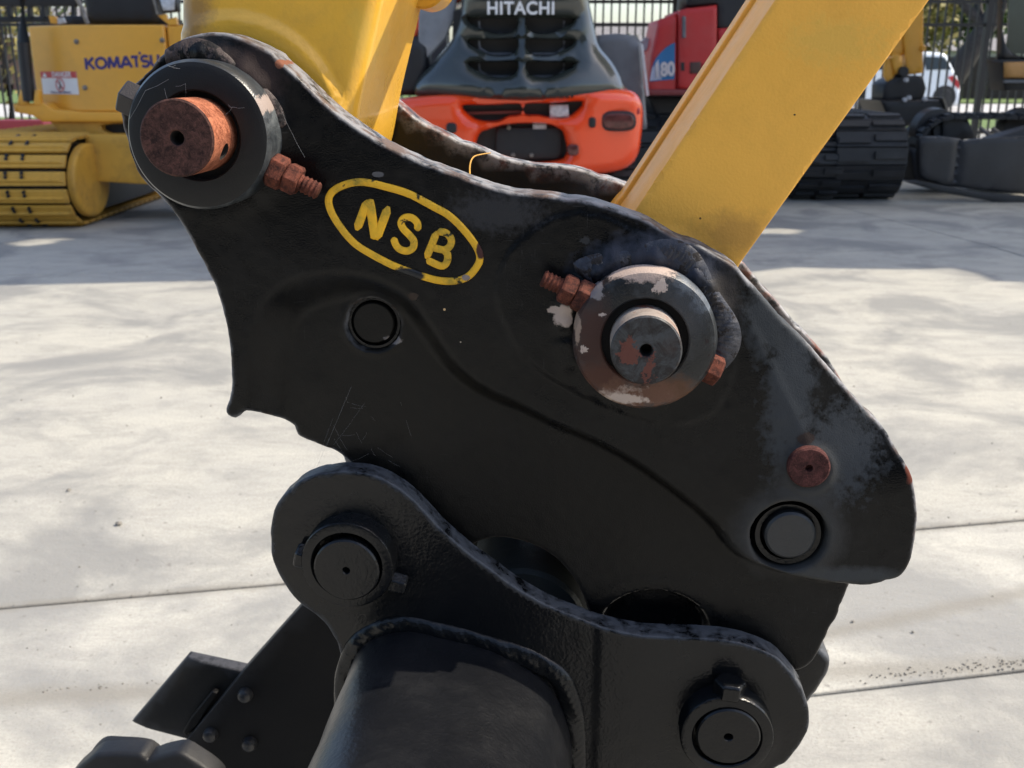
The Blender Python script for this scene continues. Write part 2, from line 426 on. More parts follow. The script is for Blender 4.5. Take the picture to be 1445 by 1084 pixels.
XL, XR = -30.0, 34.0; fx = -0.35
for (x0, x1) in ((XL, -5.0), (-5.0, 0.0)): slab([(x0, -5), (x1, -5), (x1, jA(x1)), (x0, jA(x0))], M_conc2)
for (x0, x1) in ((0.0, 4.1), (4.1, XR)):
    slab([(x0, -5), (x1, -5), (x1, jB2(x1)), (x0, jB2(x0))], M_conc)
    slab([(x0, jB2(x0)), (x1, jB2(x1)), (x1, jA(x1)), (x0, jA(x0))], M_conc2, -0.001)
def jC2(x): return max(4.9, min(7.4, jC(x)))
dX = lambda y: jdiagX(y)
slab([(XL, jA(XL)), (-6, jA(-6)), (-6, jC2(-6)), (XL, jC2(-6))], M_conc)
slab([(-6, jA(-6)), (dX(4.0), jA(dX(4.0))), (dX(5.9), jC2(dX(5.9))), (-6, jC2(-6))], M_conc, -0.001)
slab([(dX(4.0), jA(dX(4.0))), (XR, jA(XR)), (XR, 7.4), (dX(5.9) + .001, jC2(dX(5.9)))], M_conc)
slab([(XL, jC2(-6)), (-6, jC2(-6)), (-6, 20), (XL, 20)], M_conc)
slab([(-6, jC2(-6)), (dX(5.9), jC2(dX(5.9))), (dX(12), 12), (dX(12), 20), (-6, 20)], M_conc)
slab([(dX(5.9), jC2(dX(5.9))), (XR, 7.4), (XR, 20), (dX(12), 20), (dX(12), 12)], M_conc)
M_grass = flat('verge_grass', (0.09, 0.14, 0.03), 0.9, var=0.5, scale=8, bmp=0.5)
tag(box_obj('verge', None, (-90, 20.05, -0.045), (90, 25.0, 0.005), M_grass), kind='structure')
tag(box_obj('road', None, (-90, 25.05, -0.045), (90, 36.0, -0.02), M_road), kind='structure')
tag(box_obj('lawn', None, (-90, 36.05, -0.045), (90, 200, 0.02), M_grass), kind='structure')
# gravel along the joints and loose pebbles
M_peb = flat('pebble_stone', (0.20, 0.185, 0.16), 0.85, var=0.5, scale=60)
def pebble_bm(bm, c, r):
    v0 = len(bm.verts); res = bmesh.ops.create_icosphere(bm, subdivisions=1, radius=r)
    s = Vector((random.uniform(.8, 1.5), random.uniform(.7, 1.1), random.uniform(.4, .8)))
    for v in res['verts']:
        v.co = Vector((v.co.x * s.x, v.co.y * s.y, v.co.z * s.z)) * random.uniform(.8, 1.15) + Vector(c)
bm = bmesh.new()
for i in range(150):
    x = random.uniform(1190, 1440); x = 1200 + 240 * random.random() ** 0.7; x += 14 * math.sin(i * 1.7); p = gnd(x, 966 - (x - 1160) * 0.108 + random.gauss(-2, 5)); pebble_bm(bm, (p.x, p.y, 0.0005), random.uniform(.0004, .0026))
for i in range(22):
    x = random.uniform(60, 240); p = gnd(x, 975 - (x - 60) * 0.07 + random.gauss(0, 3)); pebble_bm(bm, (p.x, p.y, 0.0005), random.uniform(.001, .003))
for i in range(170):
    p = gnd(random.uniform(0, 1445), random.uniform(410, 1080)); pebble_bm(bm, (p.x, p.y, 0.0005), random.uniform(.0006, .0022) * (0.6 + p.y * 0.25))
for i in range(120):
    x = random.uniform(0, 1445); p = gnd(x, 858 - x * 0.0865 + random.gauss(0, 1.5)); pebble_bm(bm, (p.x, p.y, 0.0), random.uniform(.0008, .0022))
tag(finish(bm, 'gravel', M_peb, None, 60), 'fine grit and crumbs of stone scattered along the joints of the concrete yard', 'gravel', kind='stuff')
for x, y, r, lab in ((97, 693, 0.008, 'small dark pebble on the sunlit concrete left of the black hitch, the farther of two'), (168, 741, 0.009, 'small dark pebble on the sunlit concrete, the nearer one, above the long joint'),
                (1288, 893, 0.004, 'tiny dark stone beside the yard joint below the hitch tip'), (1203, 878, 0.003, 'tiny dark crumb on pale concrete just right of the hitch hook')):
    bm = bmesh.new(); p = gnd(x, y); pebble_bm(bm, (0, 0, r * .5), r); tag(finish(bm, 'pebble', M_peb, None, 60, loc=p), lab, 'pebble')

# ================================================================== FOREGROUND MATERIALS
BLK = (0.0028, 0.0031, 0.0036)
def cc(x, y, c): u, w_ = H(x, y, c); return (u, c, w_)
def bl(x, y, rx, ry, col, amp=.3, ns=90, rg=.6, c=0.0, soft=.12): return (cc(x, y, c), (HR(x, y, rx, c), 0.05, HR(x, y, ry, c)), col, amp, ns, rg, soft)
CREAM = (0.50, 0.40, 0.34); GREY = (0.055, 0.06, 0.065); DUST = (0.10, 0.10, 0.095); RUSTC = (0.11, 0.03, 0.018)
M_plate = paint('hitch_black_paint', BLK, 0.24, 0.21, (0.030, 0.028, 0.024), 0.55, edge=((0.22, 0.22, 0.23), 0.36, (0.12, 0.085, 0.07)), orange=0.35, scr=.5, blobs=[
    bl(560, 530, 170, 110, (0.011, 0.010, 0.008), .6, 60, .42, .016, .6), bl(820, 720, 230, 90, (0.009, 0.008, 0.0065), .6, 60, .42, .016, .6),
    bl(795, 444, 13, 17, CREAM, .35, 130, .6), bl(784, 436, 11, 6, CREAM, .35, 130, .6), bl(827, 340, 6, 5, (.035, .035, .036), 1.2, 380, .7),
    bl(583, 418, 7, 5, (0.05, 0.035, 0.025), .5, 160, .8), bl(627, 437, 1.8, 1.8, (.6, .4, .2), .05, 90, .6), bl(650, 483, 1.0, 1.0, (.5, .4, .3), .05, 90, .6),
    bl(533, 246, 8, 4, (0.10, .10, .105), .4, 150, .6),
    bl(1115, 560, 34, 120, (0.036, 0.041, 0.047), .6, 130, .5, soft=.3), bl(1190, 640, 50, 70, (0.040, 0.045, 0.051), .65, 150, .5, soft=.3), bl(1090, 450, 40, 60, (0.030, 0.034, 0.038), .6, 130, .5, soft=.3),  # scuffs on the nose, with its bluish sky sheen put into the colour
    bl(1112, 757, 76, 74, (0.045, 0.044, 0.042), .16, 60, .75, soft=.26), bl(1142, 670, 42, 44, (0.045, 0.045, 0.044), .25, 90, .75, soft=.3),
    bl(1200, 812, 80, 13, (0.05, 0.052, 0.052), .35, 90, .7, soft=.4),
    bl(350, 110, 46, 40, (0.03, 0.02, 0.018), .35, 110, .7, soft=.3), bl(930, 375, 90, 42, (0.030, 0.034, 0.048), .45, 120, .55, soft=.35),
    bl(1020, 430, 22, 50, (0.03, 0.026, 0.024), .45, 120, .6, soft=.35),
    bl(1137, 620, 13, 9, (0.035, 0.025, 0.022), .3, 120, .8), bl(1287, 668, 8, 16, RUSTC, .5, 120, .8), bl(394, 90, 6, 6, (0.18, .07, .04), .35, 120, .8),
    bl(548, 488, 15, 6, (0.22, .20, .19), .4, 160, .6), bl(700, 300, 60, 25, (0.03, 0.03, 0.032), .6, 200, .6, soft=.4)])
M_blk2 = paint('bucket_black_paint', (0.0045, 0.005, 0.0057), 0.22, 0.33, (0.04, 0.04, 0.038), 0.14, edge=((0.07, 0.075, 0.085), 0.38), orange=0.5, ops=420)
M_blkin = paint('inner_black_paint', (0.008, 0.0075, 0.006), 0.42, 0.4, (0.05, 0.035, 0.01), 0.25, edge=((0.30, 0.30, 0.31), 0.38, (0.16, 0.06, 0.035)), orange=0.3)  # yellowish dirt colour stands in for streaks of reflected yellow
M_ring1 = paint('boss_black_paint', (0.020, 0.024, 0.028), 0.32, 0.5, (0.13, 0.145, 0.15), 1.2, orange=0.35, blobs=[bl(376, 150, 10, 14, (.28, .22, .19), .5, 160, .6, -.01)])
M_ring1f = paint('boss_face_paint', (0.004, 0.0042, 0.0046), 0.5, 0.4, (0.03, 0.03, 0.03), 0.2, orange=0.3)
M_ring3 = paint('worn_boss_paint', (0.010, 0.012, 0.014), 0.34, 0.5, (0.085, 0.095, 0.105), 1.1, orange=0.5, chips=.40, chipcol=(.020, .012, .010), blobs=[
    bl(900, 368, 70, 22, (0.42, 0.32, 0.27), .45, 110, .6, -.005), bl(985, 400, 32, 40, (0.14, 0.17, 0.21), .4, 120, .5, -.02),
    bl(836, 470, 25, 60, (0.050, 0.018, 0.011), .5, 60, .7, -.02, .55), bl(850, 530, 32, 22, (0.075, 0.026, 0.014), .6, 70, .7, -.02, .5), bl(955, 548, 34, 18, (0.10, 0.045, 0.02), .6, 80, .7, -.02, .5), bl(965, 430, 26, 60, (0.035, 0.04, 0.046), .8, 60, .4, -.02, .6),
    bl(888, 556, 44, 13, CREAM, .75, 120, .6, -.02, .2), bl(900, 552, 60, 20, (.13, .06, .035), .9, 90, .7, -.02, .4), bl(880, 559, 30, 7, CREAM, .6, 200, .6, -.02, .2), bl(931, 402, 10, 8, CREAM, .9, 260, .6, -.02), bl(850, 441, 4.5, 3, CREAM, 1.0, 500, .6, -.02), bl(824, 490, 5, 5, CREAM, 1.0, 450, .6, -.02), bl(905, 380, 60, 8, (.40, .31, .26), 1.0, 200, .6, -.02, .3),
    bl(840, 408, 13, 10, (.20, .18, .18), .9, 120, .6, -.02), bl(815, 460, 5, 22, (.28, .20, .15), .5, 150, .6, -.015)])
def blotchy():
    m, nt, bs = newmat('worn_pin_steel'); co = N(nt, 'ShaderNodeTexCoord').outputs['Object']
    a = noise(nt, co, 75, 9, 0.7, 0.6); b = noise(nt, co, 210, 7, 0.7); c = noise(nt, co, 32, 5, 0.6)
    col = mix(nt, ramp(nt, a, 0.42, 0.56), (0.012, 0.009, 0.008), (0.046, 0.050, 0.054))
    col = mix(nt, ramp(nt, b, 0.54, 0.66, 0, .8), col, (0.020, 0.014, 0.012))
    col = mix(nt, ramp(nt, c, 0.55, 0.68, 0, .6), col, (0.035, 0.018, 0.014))
    for q in (bl(888, 496, 12, 14, None, 1.6, 230, .8, -.05), bl(916, 530, 8, 22, None, 1.6, 230, .8, -.05)):
        col = mix(nt, blob(nt, co, q[0], q[1], q[3], q[4]), col, (.12, .032, .02))
    nt.links.new(col, bs.inputs['Base Color']); nt.links.new(ramp(nt, a, .3, .7, .7, .4), bs.inputs['Roughness']); bump(nt, bs, mth(nt, 'ADD', a, b), .6, .0006); return m
M_pin3 = blotchy()
M_pin3s = paint('pin_side_paint', (0.36, 0.31, 0.27), 0.5, 0.5, (0.10, 0.05, 0.035), 1.5, orange=0.4, chips=0.42, chipcol=(0.24, 0.08, 0.045))
M_rustface = rust('dark_rust', (0.022, 0.009, 0.007), (0.105, 0.045, 0.034))
M_rustpin = rust('orange_rust', (0.16, 0.040, 0.016), (0.46, 0.165, 0.085))
M_rustbolt = rust('bolt_rust', (0.035, 0.010, 0.007), (0.19, 0.055, 0.032), 1.3)
M_plug = rust('plug_rust', (0.035, 0.010, 0.009), (0.12, 0.040, 0.034))
M_hole = flat('hole_shade', (0.01, 0.008, 0.007), 0.9)  # near-black colour stands in for the shade inside holes and gaps
M_yel = paint('excavator_yellow_paint', (0.86, 0.475, 0.050), 0.28, 0.5, (0.36, 0.20, 0.035), 0.40, orange=0.28, coat=0.35, var=.06, ops=420, chips=.27, chipcol=(.30, .14, .03), blobs=[bl(275, 20, 24, 60, (.40, .22, .05), .6, 60, .5, .045, .5), bl(520, 60, 20, 40, (.78, .47, .06), .6, 60, .4, .045, .5)])
M_yel2 = paint('link_yellow_paint', (0.90, 0.465, 0.075), 0.42, 0.28, (0.50, 0.25, 0.04), 0.30, orange=0.5, coat=0.0, var=.04, ops=500, blobs=[
    bl(988, 308, 1.6, 1.6, (.02, .01, .01), .02, 90, .6, .035), bl(1121, 162, 1.6, 1.2, (.02, .01, .01), .02, 90, .6, .035), bl(1035, 330, 60, 26, (.60, .31, .06), .5, 60, .5, .035, .5), bl(1180, 60, 60, 30, (.80, .46, .09), .6, 160, .25, .035, .5)])
M_badge = paint('badge_yellow_paint', (0.82, 0.45, 0.02), 0.5, 0.4, (0.16, 0.16, 0.03), 1.6, orange=0.7, chips=0.405, chipcol=(0.03, 0.028, 0.012), scale=1.5, blobs=[
    bl(573, 388, 27, 10, (0.014, 0.015, 0.016), .2, 100, .4), bl(679, 352, 6, 13, (.06, .02, .015), .3, 100, .8), bl(658, 391, 6, 4, (.25, .2, .18), .3, 100, .7)])

# ================================================================== QUICK HITCH
hitch = tag(empty('quick_hitch', O, -YAW), 'black cast excavator quick hitch with raised yellow NSB oval and big rusty pins', 'quick hitch')
OUT_PX = [(176, 150), (186, 124), (213, 102), (226, 84), (252, 59), (277, 48), (307, 45.5), (334, 52), (364, 65), (384, 76), (388, 82), (394, 87), (422, 110), (461, 147), (484, 165), (520, 191), (546, 206),
    (590, 226), (629, 241), (679, 261), (726, 272), (779, 276), (812, 280), (845, 288), (879, 299), (922, 316), (960, 339), (981, 345), (1010, 360), (1037, 377), (1053, 395), (1076, 418), (1101, 447),
    (1126, 472), (1155, 504), (1185, 538), (1213, 570), (1249, 608), (1270, 641), (1287, 672), (1295, 708), (1295, 741), (1286, 788), (1268, 815), (1228, 827), (1211, 832), (1199, 858), (1186, 890), (1168, 925), (1150, 955),
    (1120, 965), (1060, 940), (1000, 920), (900, 915), (838, 888), (822, 858), (808, 830), (790, 808), (765, 790), (735, 778), (700, 773), (672, 778), (640, 790), (580, 760), (520, 700),
    (474, 654), (440, 638), (410, 625), (406, 612), (380, 597), (352, 584), (343, 584), (338, 589), (331, 592), (320, 587), (317, 577), (322, 565), (326, 540), (325, 500), (317, 450), (300, 400), (280, 360), (245, 300), (225, 278), (200, 250), (182, 200)]
out_uw = cat_rom([H(*p) for p in OUT_PX], 0.003)
REC = cat_rom([H(*p) for p in [(366, 640), (369, 580), (374, 520), (383, 465), (403, 430), (445, 411), (499, 407), (546, 420), (576, 440), (599, 470), (632, 516), (665, 546), (700, 566), (732, 579), (780, 603), (830, 624), (880, 650),
       (920, 676), (960, 705), (1004, 742), (1037, 782), (1061, 797), (1111, 815), (1161, 826), (1195, 830), (1240, 836), (1330, 850)]], 0.004, closed=False)
RECP = np.concatenate([REC, np.array([H(1330, 1200), H(340, 1200)])])
EGG = cat_rom([H(*p) for p in [(704, 430), (708, 380), (740, 335), (790, 306), (835, 303), (890, 325), (950, 355), (1005, 400), (1028, 450), (1036, 510), (1020, 560), (990, 590), (930, 596), (860, 572), (800, 545), (740, 500)]], 0.004)
C4 = np.array(H(520, 465)); R4 = HR(520, 465, 40); CB = np.array(H(1112, 757)); RB = HR(1112, 757, 56)
TL0 = np.array(H(1020, 395)); TL1 = np.array(H(1172, 700)); tdir = (TL1 - TL0) / np.linalg.norm(TL1 - TL0); tn = np.array([-tdir[1], tdir[0]]); tn = tn if tn[0] > 0 else -tn
c1 = np.array(H(281, 191)); c3 = np.array(H(907, 466))
def hplate(P):
    sgn = np.where(inside(P, RECP), 1.0, -1.0); d = dist_poly(P, REC, False) * sgn
    ux = P[:, 0]; u0, u1 = H(420, 450)[0], H(760, 600)[0]; wdt = 0.032 + (0.010 - 0.032) * np.clip((ux - u0) / (u1 - u0), 0, 1)
    h = -0.0165 * sm(0.5 + d / wdt)
    de = dist_poly(P, EGG) * np.where(inside(P, EGG), 1, -1)
    h += 0.0012 * sm(de / 0.002) + 0.0014 * np.exp(-(de / 0.0014) ** 2) * (0.7 + 0.5 * vnoise(P, 300, 4))
    pk = np.hypot((P[:, 0] - H(925, 905)[0]) / HR(925, 905, 82), (P[:, 1] - H(925, 905)[1]) / HR(925, 905, 66)); h -= .013 * sm((1 - pk) / .16)
    h += 0.0006 * np.exp(-((pk - 1.2) / .15) ** 2)
    h += 0.00055 * vnoise(P, 75, 1) + 0.00012 * vnoise(P, 400, 2)
    db = np.hypot(*(P - CB).T); h += 0.0016 * sm((RB * 1.5 - db) / 0.016)
    dr = np.hypot(*(P - C4).T); h += .0010 * np.exp(-((dr - R4 * 1.08) / .0022) ** 2)
    dl = (P - TL0) @ tn; along = (P - TL0) @ tdir; msk = sm((along + 0.02) / 0.05) * sm((0.20 - along) / 0.06)
    h -= 0.20 * np.clip(dl, 0, 1) * msk * sm(dl / 0.01 + .2)
    for c, r in ((c1, HR(280, 191, 112)), (c3, HR(907, 466, 112))):
        dd = np.hypot(*(P - c).T); ang = np.arctan2(P[:, 1] - c[1], P[:, 0] - c[0])
        amp = (0.55 + 0.45 * np.sin(ang * 1.0 - 0.1)) * (1 + 0.25 * np.sin(ang * 9 + 1) + .15 * np.sin(ang * 23))
        h += 0.0065 * amp * np.exp(-((dd - r * 0.96) / 0.009) ** 2) * (1 + .12 * vnoise(P, 700, 6))
    dp = np.hypot(*(P - np.array(H(1142, 664))).T); h += 0.0015 * np.exp(-((dp - .016) / .003) ** 2)
    for x, y, rr, a in ((470, 265, 8, -.0007), (1100, 590, 10, .0006), (1025, 565, 8, -.0007), (560, 640, 22, -.0015), (440, 560, 30, .001)):
        q = np.hypot(*(P - np.array(H(x, y))).T); h += a * np.exp(-(q / HR(x, y, rr)) ** 2)
    return h
near = relief('near_side_plate', hitch, [out_uw, np.array(ellipse(C4, R4 * .96, R4 * .96, 72)), np.array(ellipse(CB, RB * .98, RB * .98, 90))], 0.0, 0.030, M_plate, res=0.0022, er=0.0028, hfn=hplate, jit=0.00045, edgew=0.0020, edgemin=H(700, 780)[1])
far_uw = cat_rom([H(*p) for p in OUT_PX], 0.008)
relief('far_side_plate', hitch, [far_uw], 0.210, 0.238, M_blkin, res=0.012, er=0.003, hfn=lambda P: 0.004 * sm((0.09 - np.hypot(*(P - c3).T)) / .006) + .0006 * vnoise(P, 60, 3), jit=0.0008, edgew=0.004)
lathe_obj('pin_end', hitch, *(C4 + np.array([-.0004, .0002])), [(0, .0185), (R4 * .70, .0185), (R4 * .74, .0195), (R4 * .74, .029)], M_plate, 72)
lathe_obj('snap_ring', hitch, *C4, [(R4 * .84, .029), (R4 * .84, .0200), (R4 * .93, .0200), (R4 * .955, .029)], M_blk2, 72)
lathe_obj('bore_floor', hitch, *C4, [(0, .0285), (R4 * 1.1, .0285)], M_hole, 48); lathe_obj('bore_floor', hitch, *CB, [(0, .0285), (RB * 1.1, .0285)], M_hole, 48)
# cross web between the side plates
web = np.array([H(*p) for p in ((420, 560), (520, 600), (640, 690), (800, 760), (960, 800), (1120, 850), (1190, 840), (1150, 790), (960, 740), (700, 620), (470, 520))])
prism_obj('cross_web', hitch, web, 0.0301, 0.2099, M_blkin)
lathe_obj('lock_cylinder', hitch, *H(738, 880, .045), [(0, .036), (.050, .036), (.053, .040), (.053, .19), (0, .19)], paint('lock_cylinder_paint', (.020, .024, .024), .4, .5, (.06, .06, .05), .5, orange=.4))
# hook that closes round the rear bucket pin
relief('hook', hitch, [cat_rom([H(*p, .030) for p in [(1030, 900), (1060, 882), (1100, 884), (1140, 903), (1163, 922), (1172, 938), (1163, 962), (1146, 990), (1120, 1015), (1060, 1010), (1030, 960)]], .004)], 0.0305, 0.075, M_blk2, res=.008, er=.006, jit=.0008)
# bosses and pins
def ringprof(ro, ri, cf, cb, ch):
    return [(ri, cb), (ri, cf + .001), (ri + .001, cf), (ro - ch, cf), (ro - ch * .35, cf + ch * .22), (ro, cf + ch * .75), (ro * 1.003, cb)]
def pinprof(r, cf, cb, hr=.0045, hd=.012, ch=.0012):
    return [(0, cf + hd), (hr * .8, cf + hd), (hr, cf + .001), (hr + .0008, cf), (r - ch, cf), (r, cf + ch), (r, cb)]
def split_face(o, cf, mat, tol=.0005, rmax=None, cen=None):
    """second material on the faces turned to the front plane"""
    o.data.materials.append(mat)
    for p in o.data.polygons:
        if abs(p.normal.y) > .5 and abs(p.center.y - cf) < tol + .0004: p.material_index = 1
    if cen:
        o.data.materials.append(M_hole)
        for p in o.data.polygons:
            if math.hypot(p.center.x - cen[0], p.center.z - cen[1]) < cen[2] and p.center.y > cf + .0011: p.material_index = 2  # shade of the centre hole put into the colour
u1, w1 = H(278, 192, -.030); r1 = HR(278, 192, 101, -.030)
b1 = lathe_obj('pin_boss', hitch, u1, w1, ringprof(r1, .0285, -.030, .002, .0055), M_ring1); split_face(b1, -.030, M_ring1f)
up, wp = H(249, 195, -.063); rp = HR(249, 195, 52.5, -.063)
p1 = lathe_obj('rusty_pin', hitch, up, wp, pinprof(rp, -.063, .20), M_rustpin); split_face(p1, -.063, M_rustface, cen=(up, wp, .0052)); p1['label'] = 'fat rusty hinge pin sticking out of the upper left boss'
# cross hole in the pin side
bd = Vector((H(415, 250)[0] - H(184, 140)[0], 0, H(415, 250)[1] - H(184, 140)[1])).normalized()
bm = bmesh.new(); pc = Vector((up, -.040, wp)); tube(bm, [pc + bd * (rp * .5), pc + bd * (rp * 1.5)], .0058, 20)
cut = finish(bm, 'cutter', M_hole, hitch, 0)
md = p1.modifiers.new('b', 'BOOLEAN'); md.object = cut; md.operation = 'DIFFERENCE'; md.solver = 'EXACT'
bpy.context.view_layer.update(); dg = bpy.context.evaluated_depsgraph_get(); me = bpy.data.meshes.new_from_object(p1.evaluated_get(dg)); p1.modifiers.clear(); p1.data = me
bpy.data.objects.remove(cut)
for p in me.polygons: p.use_smooth = True
me.set_sharp_from_angle(angle=R(35))
u3, w3 = H(910, 482, -.026); r3 = HR(910, 482, 103, -.026)
b3 = lathe_obj('pin_boss', hitch, u3, w3, ringprof(r3, HR(910, 482, 62, -.026), -.026, .002, .0065), M_ring3); b3['label'] = 'middle boss with flaked paint, cream primer and rust patches'
up3, wp3 = H(912, 495, -.050); rp3 = HR(912, 495, 51, -.050)
p3 = lathe_obj('worn_pin', hitch, up3, wp3, pinprof(rp3, -.050, .20, .0042), M_pin3s); split_face(p3, -.050, M_pin3, cen=(up3, wp3, .005)); p3['label'] = 'blotchy dark steel pin end in the middle boss'
lathe_obj('boss_recess', hitch, u3, w3, [(rp3 + .0002, -.018), (r3 - .012, -.018)], M_hole)  # near-black ring stands in for the shaded gap round the pin
lathe_obj('boss_recess', hitch, u1, w1, [(rp * .9, -.020), (r1 - .012, -.020)], M_hole)
M_weld1 = paint('weld_brown', (.030, .018, .015), .5, .4, (.13, .10, .09), 1.4, orange=1.0, ops=700, chips=.48, chipcol=(.012, .010, .010), scale=1.6)
M_weld3 = paint('weld_blue_grey', (.022, .024, .034), .4, .5, (.15, .145, .15), 1.6, orange=1.0, ops=900, chips=.50, chipcol=(.016, .012, .011), scale=2.4)
def arc_bead(cu, cw, r, a0, a1, hw, hh, mat, seed):
    rg = np.random.default_rng(seed); t = np.radians(np.linspace(a0, a1, int(abs(a1 - a0) * 1.6))); ph = rg.uniform(0, 6, 8)
    n_ = 14; bm = bmesh.new(); rows = []
    for k, a in enumerate(t):
        e = min(1, k / 8, (len(t) - 1 - k) / 8) ** .6; row = []
        for j in range(n_ + 1):
            v = j / n_; f = math.sin(math.pi * v) ** .8
            rr = r - .004 + v * hw * 2 * (.8 + .2 * math.sin(a * 5 + ph[0])) * (.35 + .65 * e)
            z = hh * f * e * (1 + .10 * math.sin(a * 9 + ph[1] + v * 3) + .06 * math.sin(a * 31 + ph[2] - v * 5) + .05 * math.sin(a * 97 + v * 9 + ph[3])) + .00022 * rg.normal() * f
            row.append(bm.verts.new((cu + rr * math.cos(a), -.0042 * min(1, e * 1.2) - z + .001, cw + rr * math.sin(a))))
        rows.append(row)
    for p_, q_ in zip(rows, rows[1:]):
        for j in range(n_): bm.faces.new((p_[j], p_[j + 1], q_[j + 1], q_[j]))
    finish(bm, 'weld_bead', mat, hitch, 60)
arc_bead(*H(281, 191, 0), r1 + .001, 2, 112, .0090, .0034, M_weld1, 3)
arc_bead(*H(905, 468, 0), r3 + .001, -30, 140, .0115, .0034, M_weld3, 8)
# cross bolts
def hexbar(bm, a, b, r, ch=.0015, n=6, ph=0.0):
    a, b = Vector(a), Vector(b); t = (b - a).normalized(); q = Vector((0, 1, 0)); s = t.cross(q).normalized()
    rings = []
    for p, k in ((a, .84), (a + t * ch, 1), (b - t * ch, 1), (b, .84)):
        rings.append([bm.verts.new(p + (s * math.cos(2 * math.pi * i / n + ph) + q * math.sin(2 * math.pi * i / n + ph)) * r * k) for i in range(n)])
    bm.faces.new(rings[0]); bm.faces.new(rings[-1])
    for x, y in zip(rings, rings[1:]):
        for i in range(n): bm.faces.new((x[i], x[(i + 1) % n], y[(i + 1) % n], y[i]))
def nut_stack(parent, a, d, ph, flip=1):
    """two nuts and the threaded end along d from point a"""
    d = Vector(d).normalized(); a = Vector(a); k = .0125
    for s0, s1, r, p in ((0, .0118, .0118, ph), (.0120, .0225, .0112, ph + .35)):
        bm = bmesh.new(); hexbar(bm, a + d * s0, a + d * s1, r, .0016, 6, p)
        finish(bm, 'nut', M_rustbolt, parent, 25, bevel=.0005)
    bm = bmesh.new(); pts = []; rr = []
    for i in range(33):
        pts.append(a + d * (-.012 + i * .0485 / 32)); rr.append(.0062 if (i % 2 or i < 20) else .0051)
    tube(bm, pts, rr, 16); finish(bm, 'bolt_thread', M_rustbolt, parent, 60)
d1 = (bd.x, 0, bd.z)
a1 = Vector((*H(380, 237, -.014),)); nut_stack(hitch, (a1.x, -.014, a1.y), d1, .25)
a3 = H(834, 424, -.012); e3 = H(752, 386, -.012); nut_stack(hitch, (a3[0], -.012, a3[1]), (e3[0] - a3[0], 0, e3[1] - a3[1]), .1)
def bolt_head(parent, x, y, c, d, L, r, mat, ph=0.2):
    u, w_ = H(x, y, c); d = Vector(d).normalized(); p = Vector((u, c, w_)); bm = bmesh.new(); hexbar(bm, p - d * L / 2, p + d * L / 2, r, .0014, 6, ph)
    return finish(bm, 'bolt_head', mat, parent, 25, bevel=.0005)
bolt_head(hitch, 188, 142, -.008, (-bd.x, 0, -bd.z), .014, .0125, paint('bolt_head_paint', (.03, .025, .023), .5, orange=.4, dirt_amt=.6), .3)
bolt_head(hitch, 1004, 520, -.009, (-(e3[0] - a3[0]), 0, -(e3[1] - a3[1])), .013, .0112, M_rustbolt, .4)
# small rusty plug, bush and latch pin ends
u, w_ = H(1142, 661, -.006); r = HR(1142, 661, 30.5, -.006); lathe_obj('rusty_plug', hitch, u, w_, [(0, -.002), (.0022, -.002), (.0028, -.006), (r - .0012, -.006), (r, -.0048), (r * 1.02, .003)], M_plug)
u, w_ = H(1116, 758, .0); M_bush = paint('bush_steel', (.022, .024, .026), .38, .5, (.06, .06, .06), .5, orange=.5)
lathe_obj('latch_pin', hitch, u, w_, [(0, .0015), (HR(1113, 757, 33, 0), .0015), (HR(1113, 757, 36.5, 0), .003), (HR(1113, 757, 37, 0), .02)], M_bush)
lathe_obj('latch_sleeve', hitch, u - .001, w_ - .0008, [(HR(1113, 757, 40, 0), .02), (HR(1113, 757, 40, 0), .0068), (HR(1113, 757, 47, 0), .0062), (HR(1113, 757, 49, 0), .02)], M_blk2)
# badge ring and letters
OR = [(459.7, 282), (463, 271), (471, 263), (486, 256.6), (506, 253), (527, 254.5), (548, 260), (573, 268), (593.5, 276.7), (616, 289), (635, 300.5), (653.7, 317), (668, 333.7), (678.6, 352), (681, 366), (677.5, 377), (668, 390), (657, 397),
      (639, 400.5), (618, 399.7), (598, 395), (573, 385.6), (546, 375), (523, 363), (498, 346), (477, 323), (464, 301)]
mid = cat_rom([H(*p) for p in OR], .0018); cen = mid.mean(0)
nx = np.roll(mid, -1, 0) - np.roll(mid, 1, 0); nn = np.stack([nx[:, 1], -nx[:, 0]], 1); nn /= np.linalg.norm(nn, axis=1)[:, None]
if ((mid + nn * .01 - cen) ** 2).sum() > ((mid - cen) ** 2).sum(): nn = -nn
kk = np.arange(len(mid)); mid = mid + nn * (.0021 + .0002 * np.sin(kk * .31)[:, None])
bm = bmesh.new(); sweep(bm, mid, .0004, .0026, .0023, closed=True, ns=8, p=.55); finish(bm, 'badge_ring', M_badge, near, 60)
Z = lambda pts: [H(440 + x / 4.817, 230 + y / 4.817) for x, y in pts]
def letter(strokes):
    bm = bmesh.new(); ap = [p for s_ in strokes for p in s_[0]]; mx = (min(p[0] for p in ap) + max(p[0] for p in ap)) / 2; mz = (min(p[1] for p in ap) + max(p[1] for p in ap)) / 2
    strokes = [([(mx + (a - mx) * .95, mz + (b - mz) * .95) for a, b in s_[0]], s_[1] * 1.0, s_[2]) for s_ in strokes]
    for k, (pts, wd, smo) in enumerate(strokes):
        P = cat_rom(Z(pts), .0011, False) if smo else np.concatenate([np.linspace(np.array(Z(pts)[i]), np.array(Z(pts)[i + 1]), 14) for i in range(len(pts) - 1)])
        sweep(bm, P, .0004, wd, .0021 + .0001 * k, ns=8, p=.5)
    o = finish(bm, 'badge_letter', M_badge, near, 60); return o
letter([([(298, 462), (380, 245)], .0031, 0), ([(385, 240), (400, 300), (434, 528)], .0033, 1), ([(440, 530), (528, 290)], .0031, 0)])
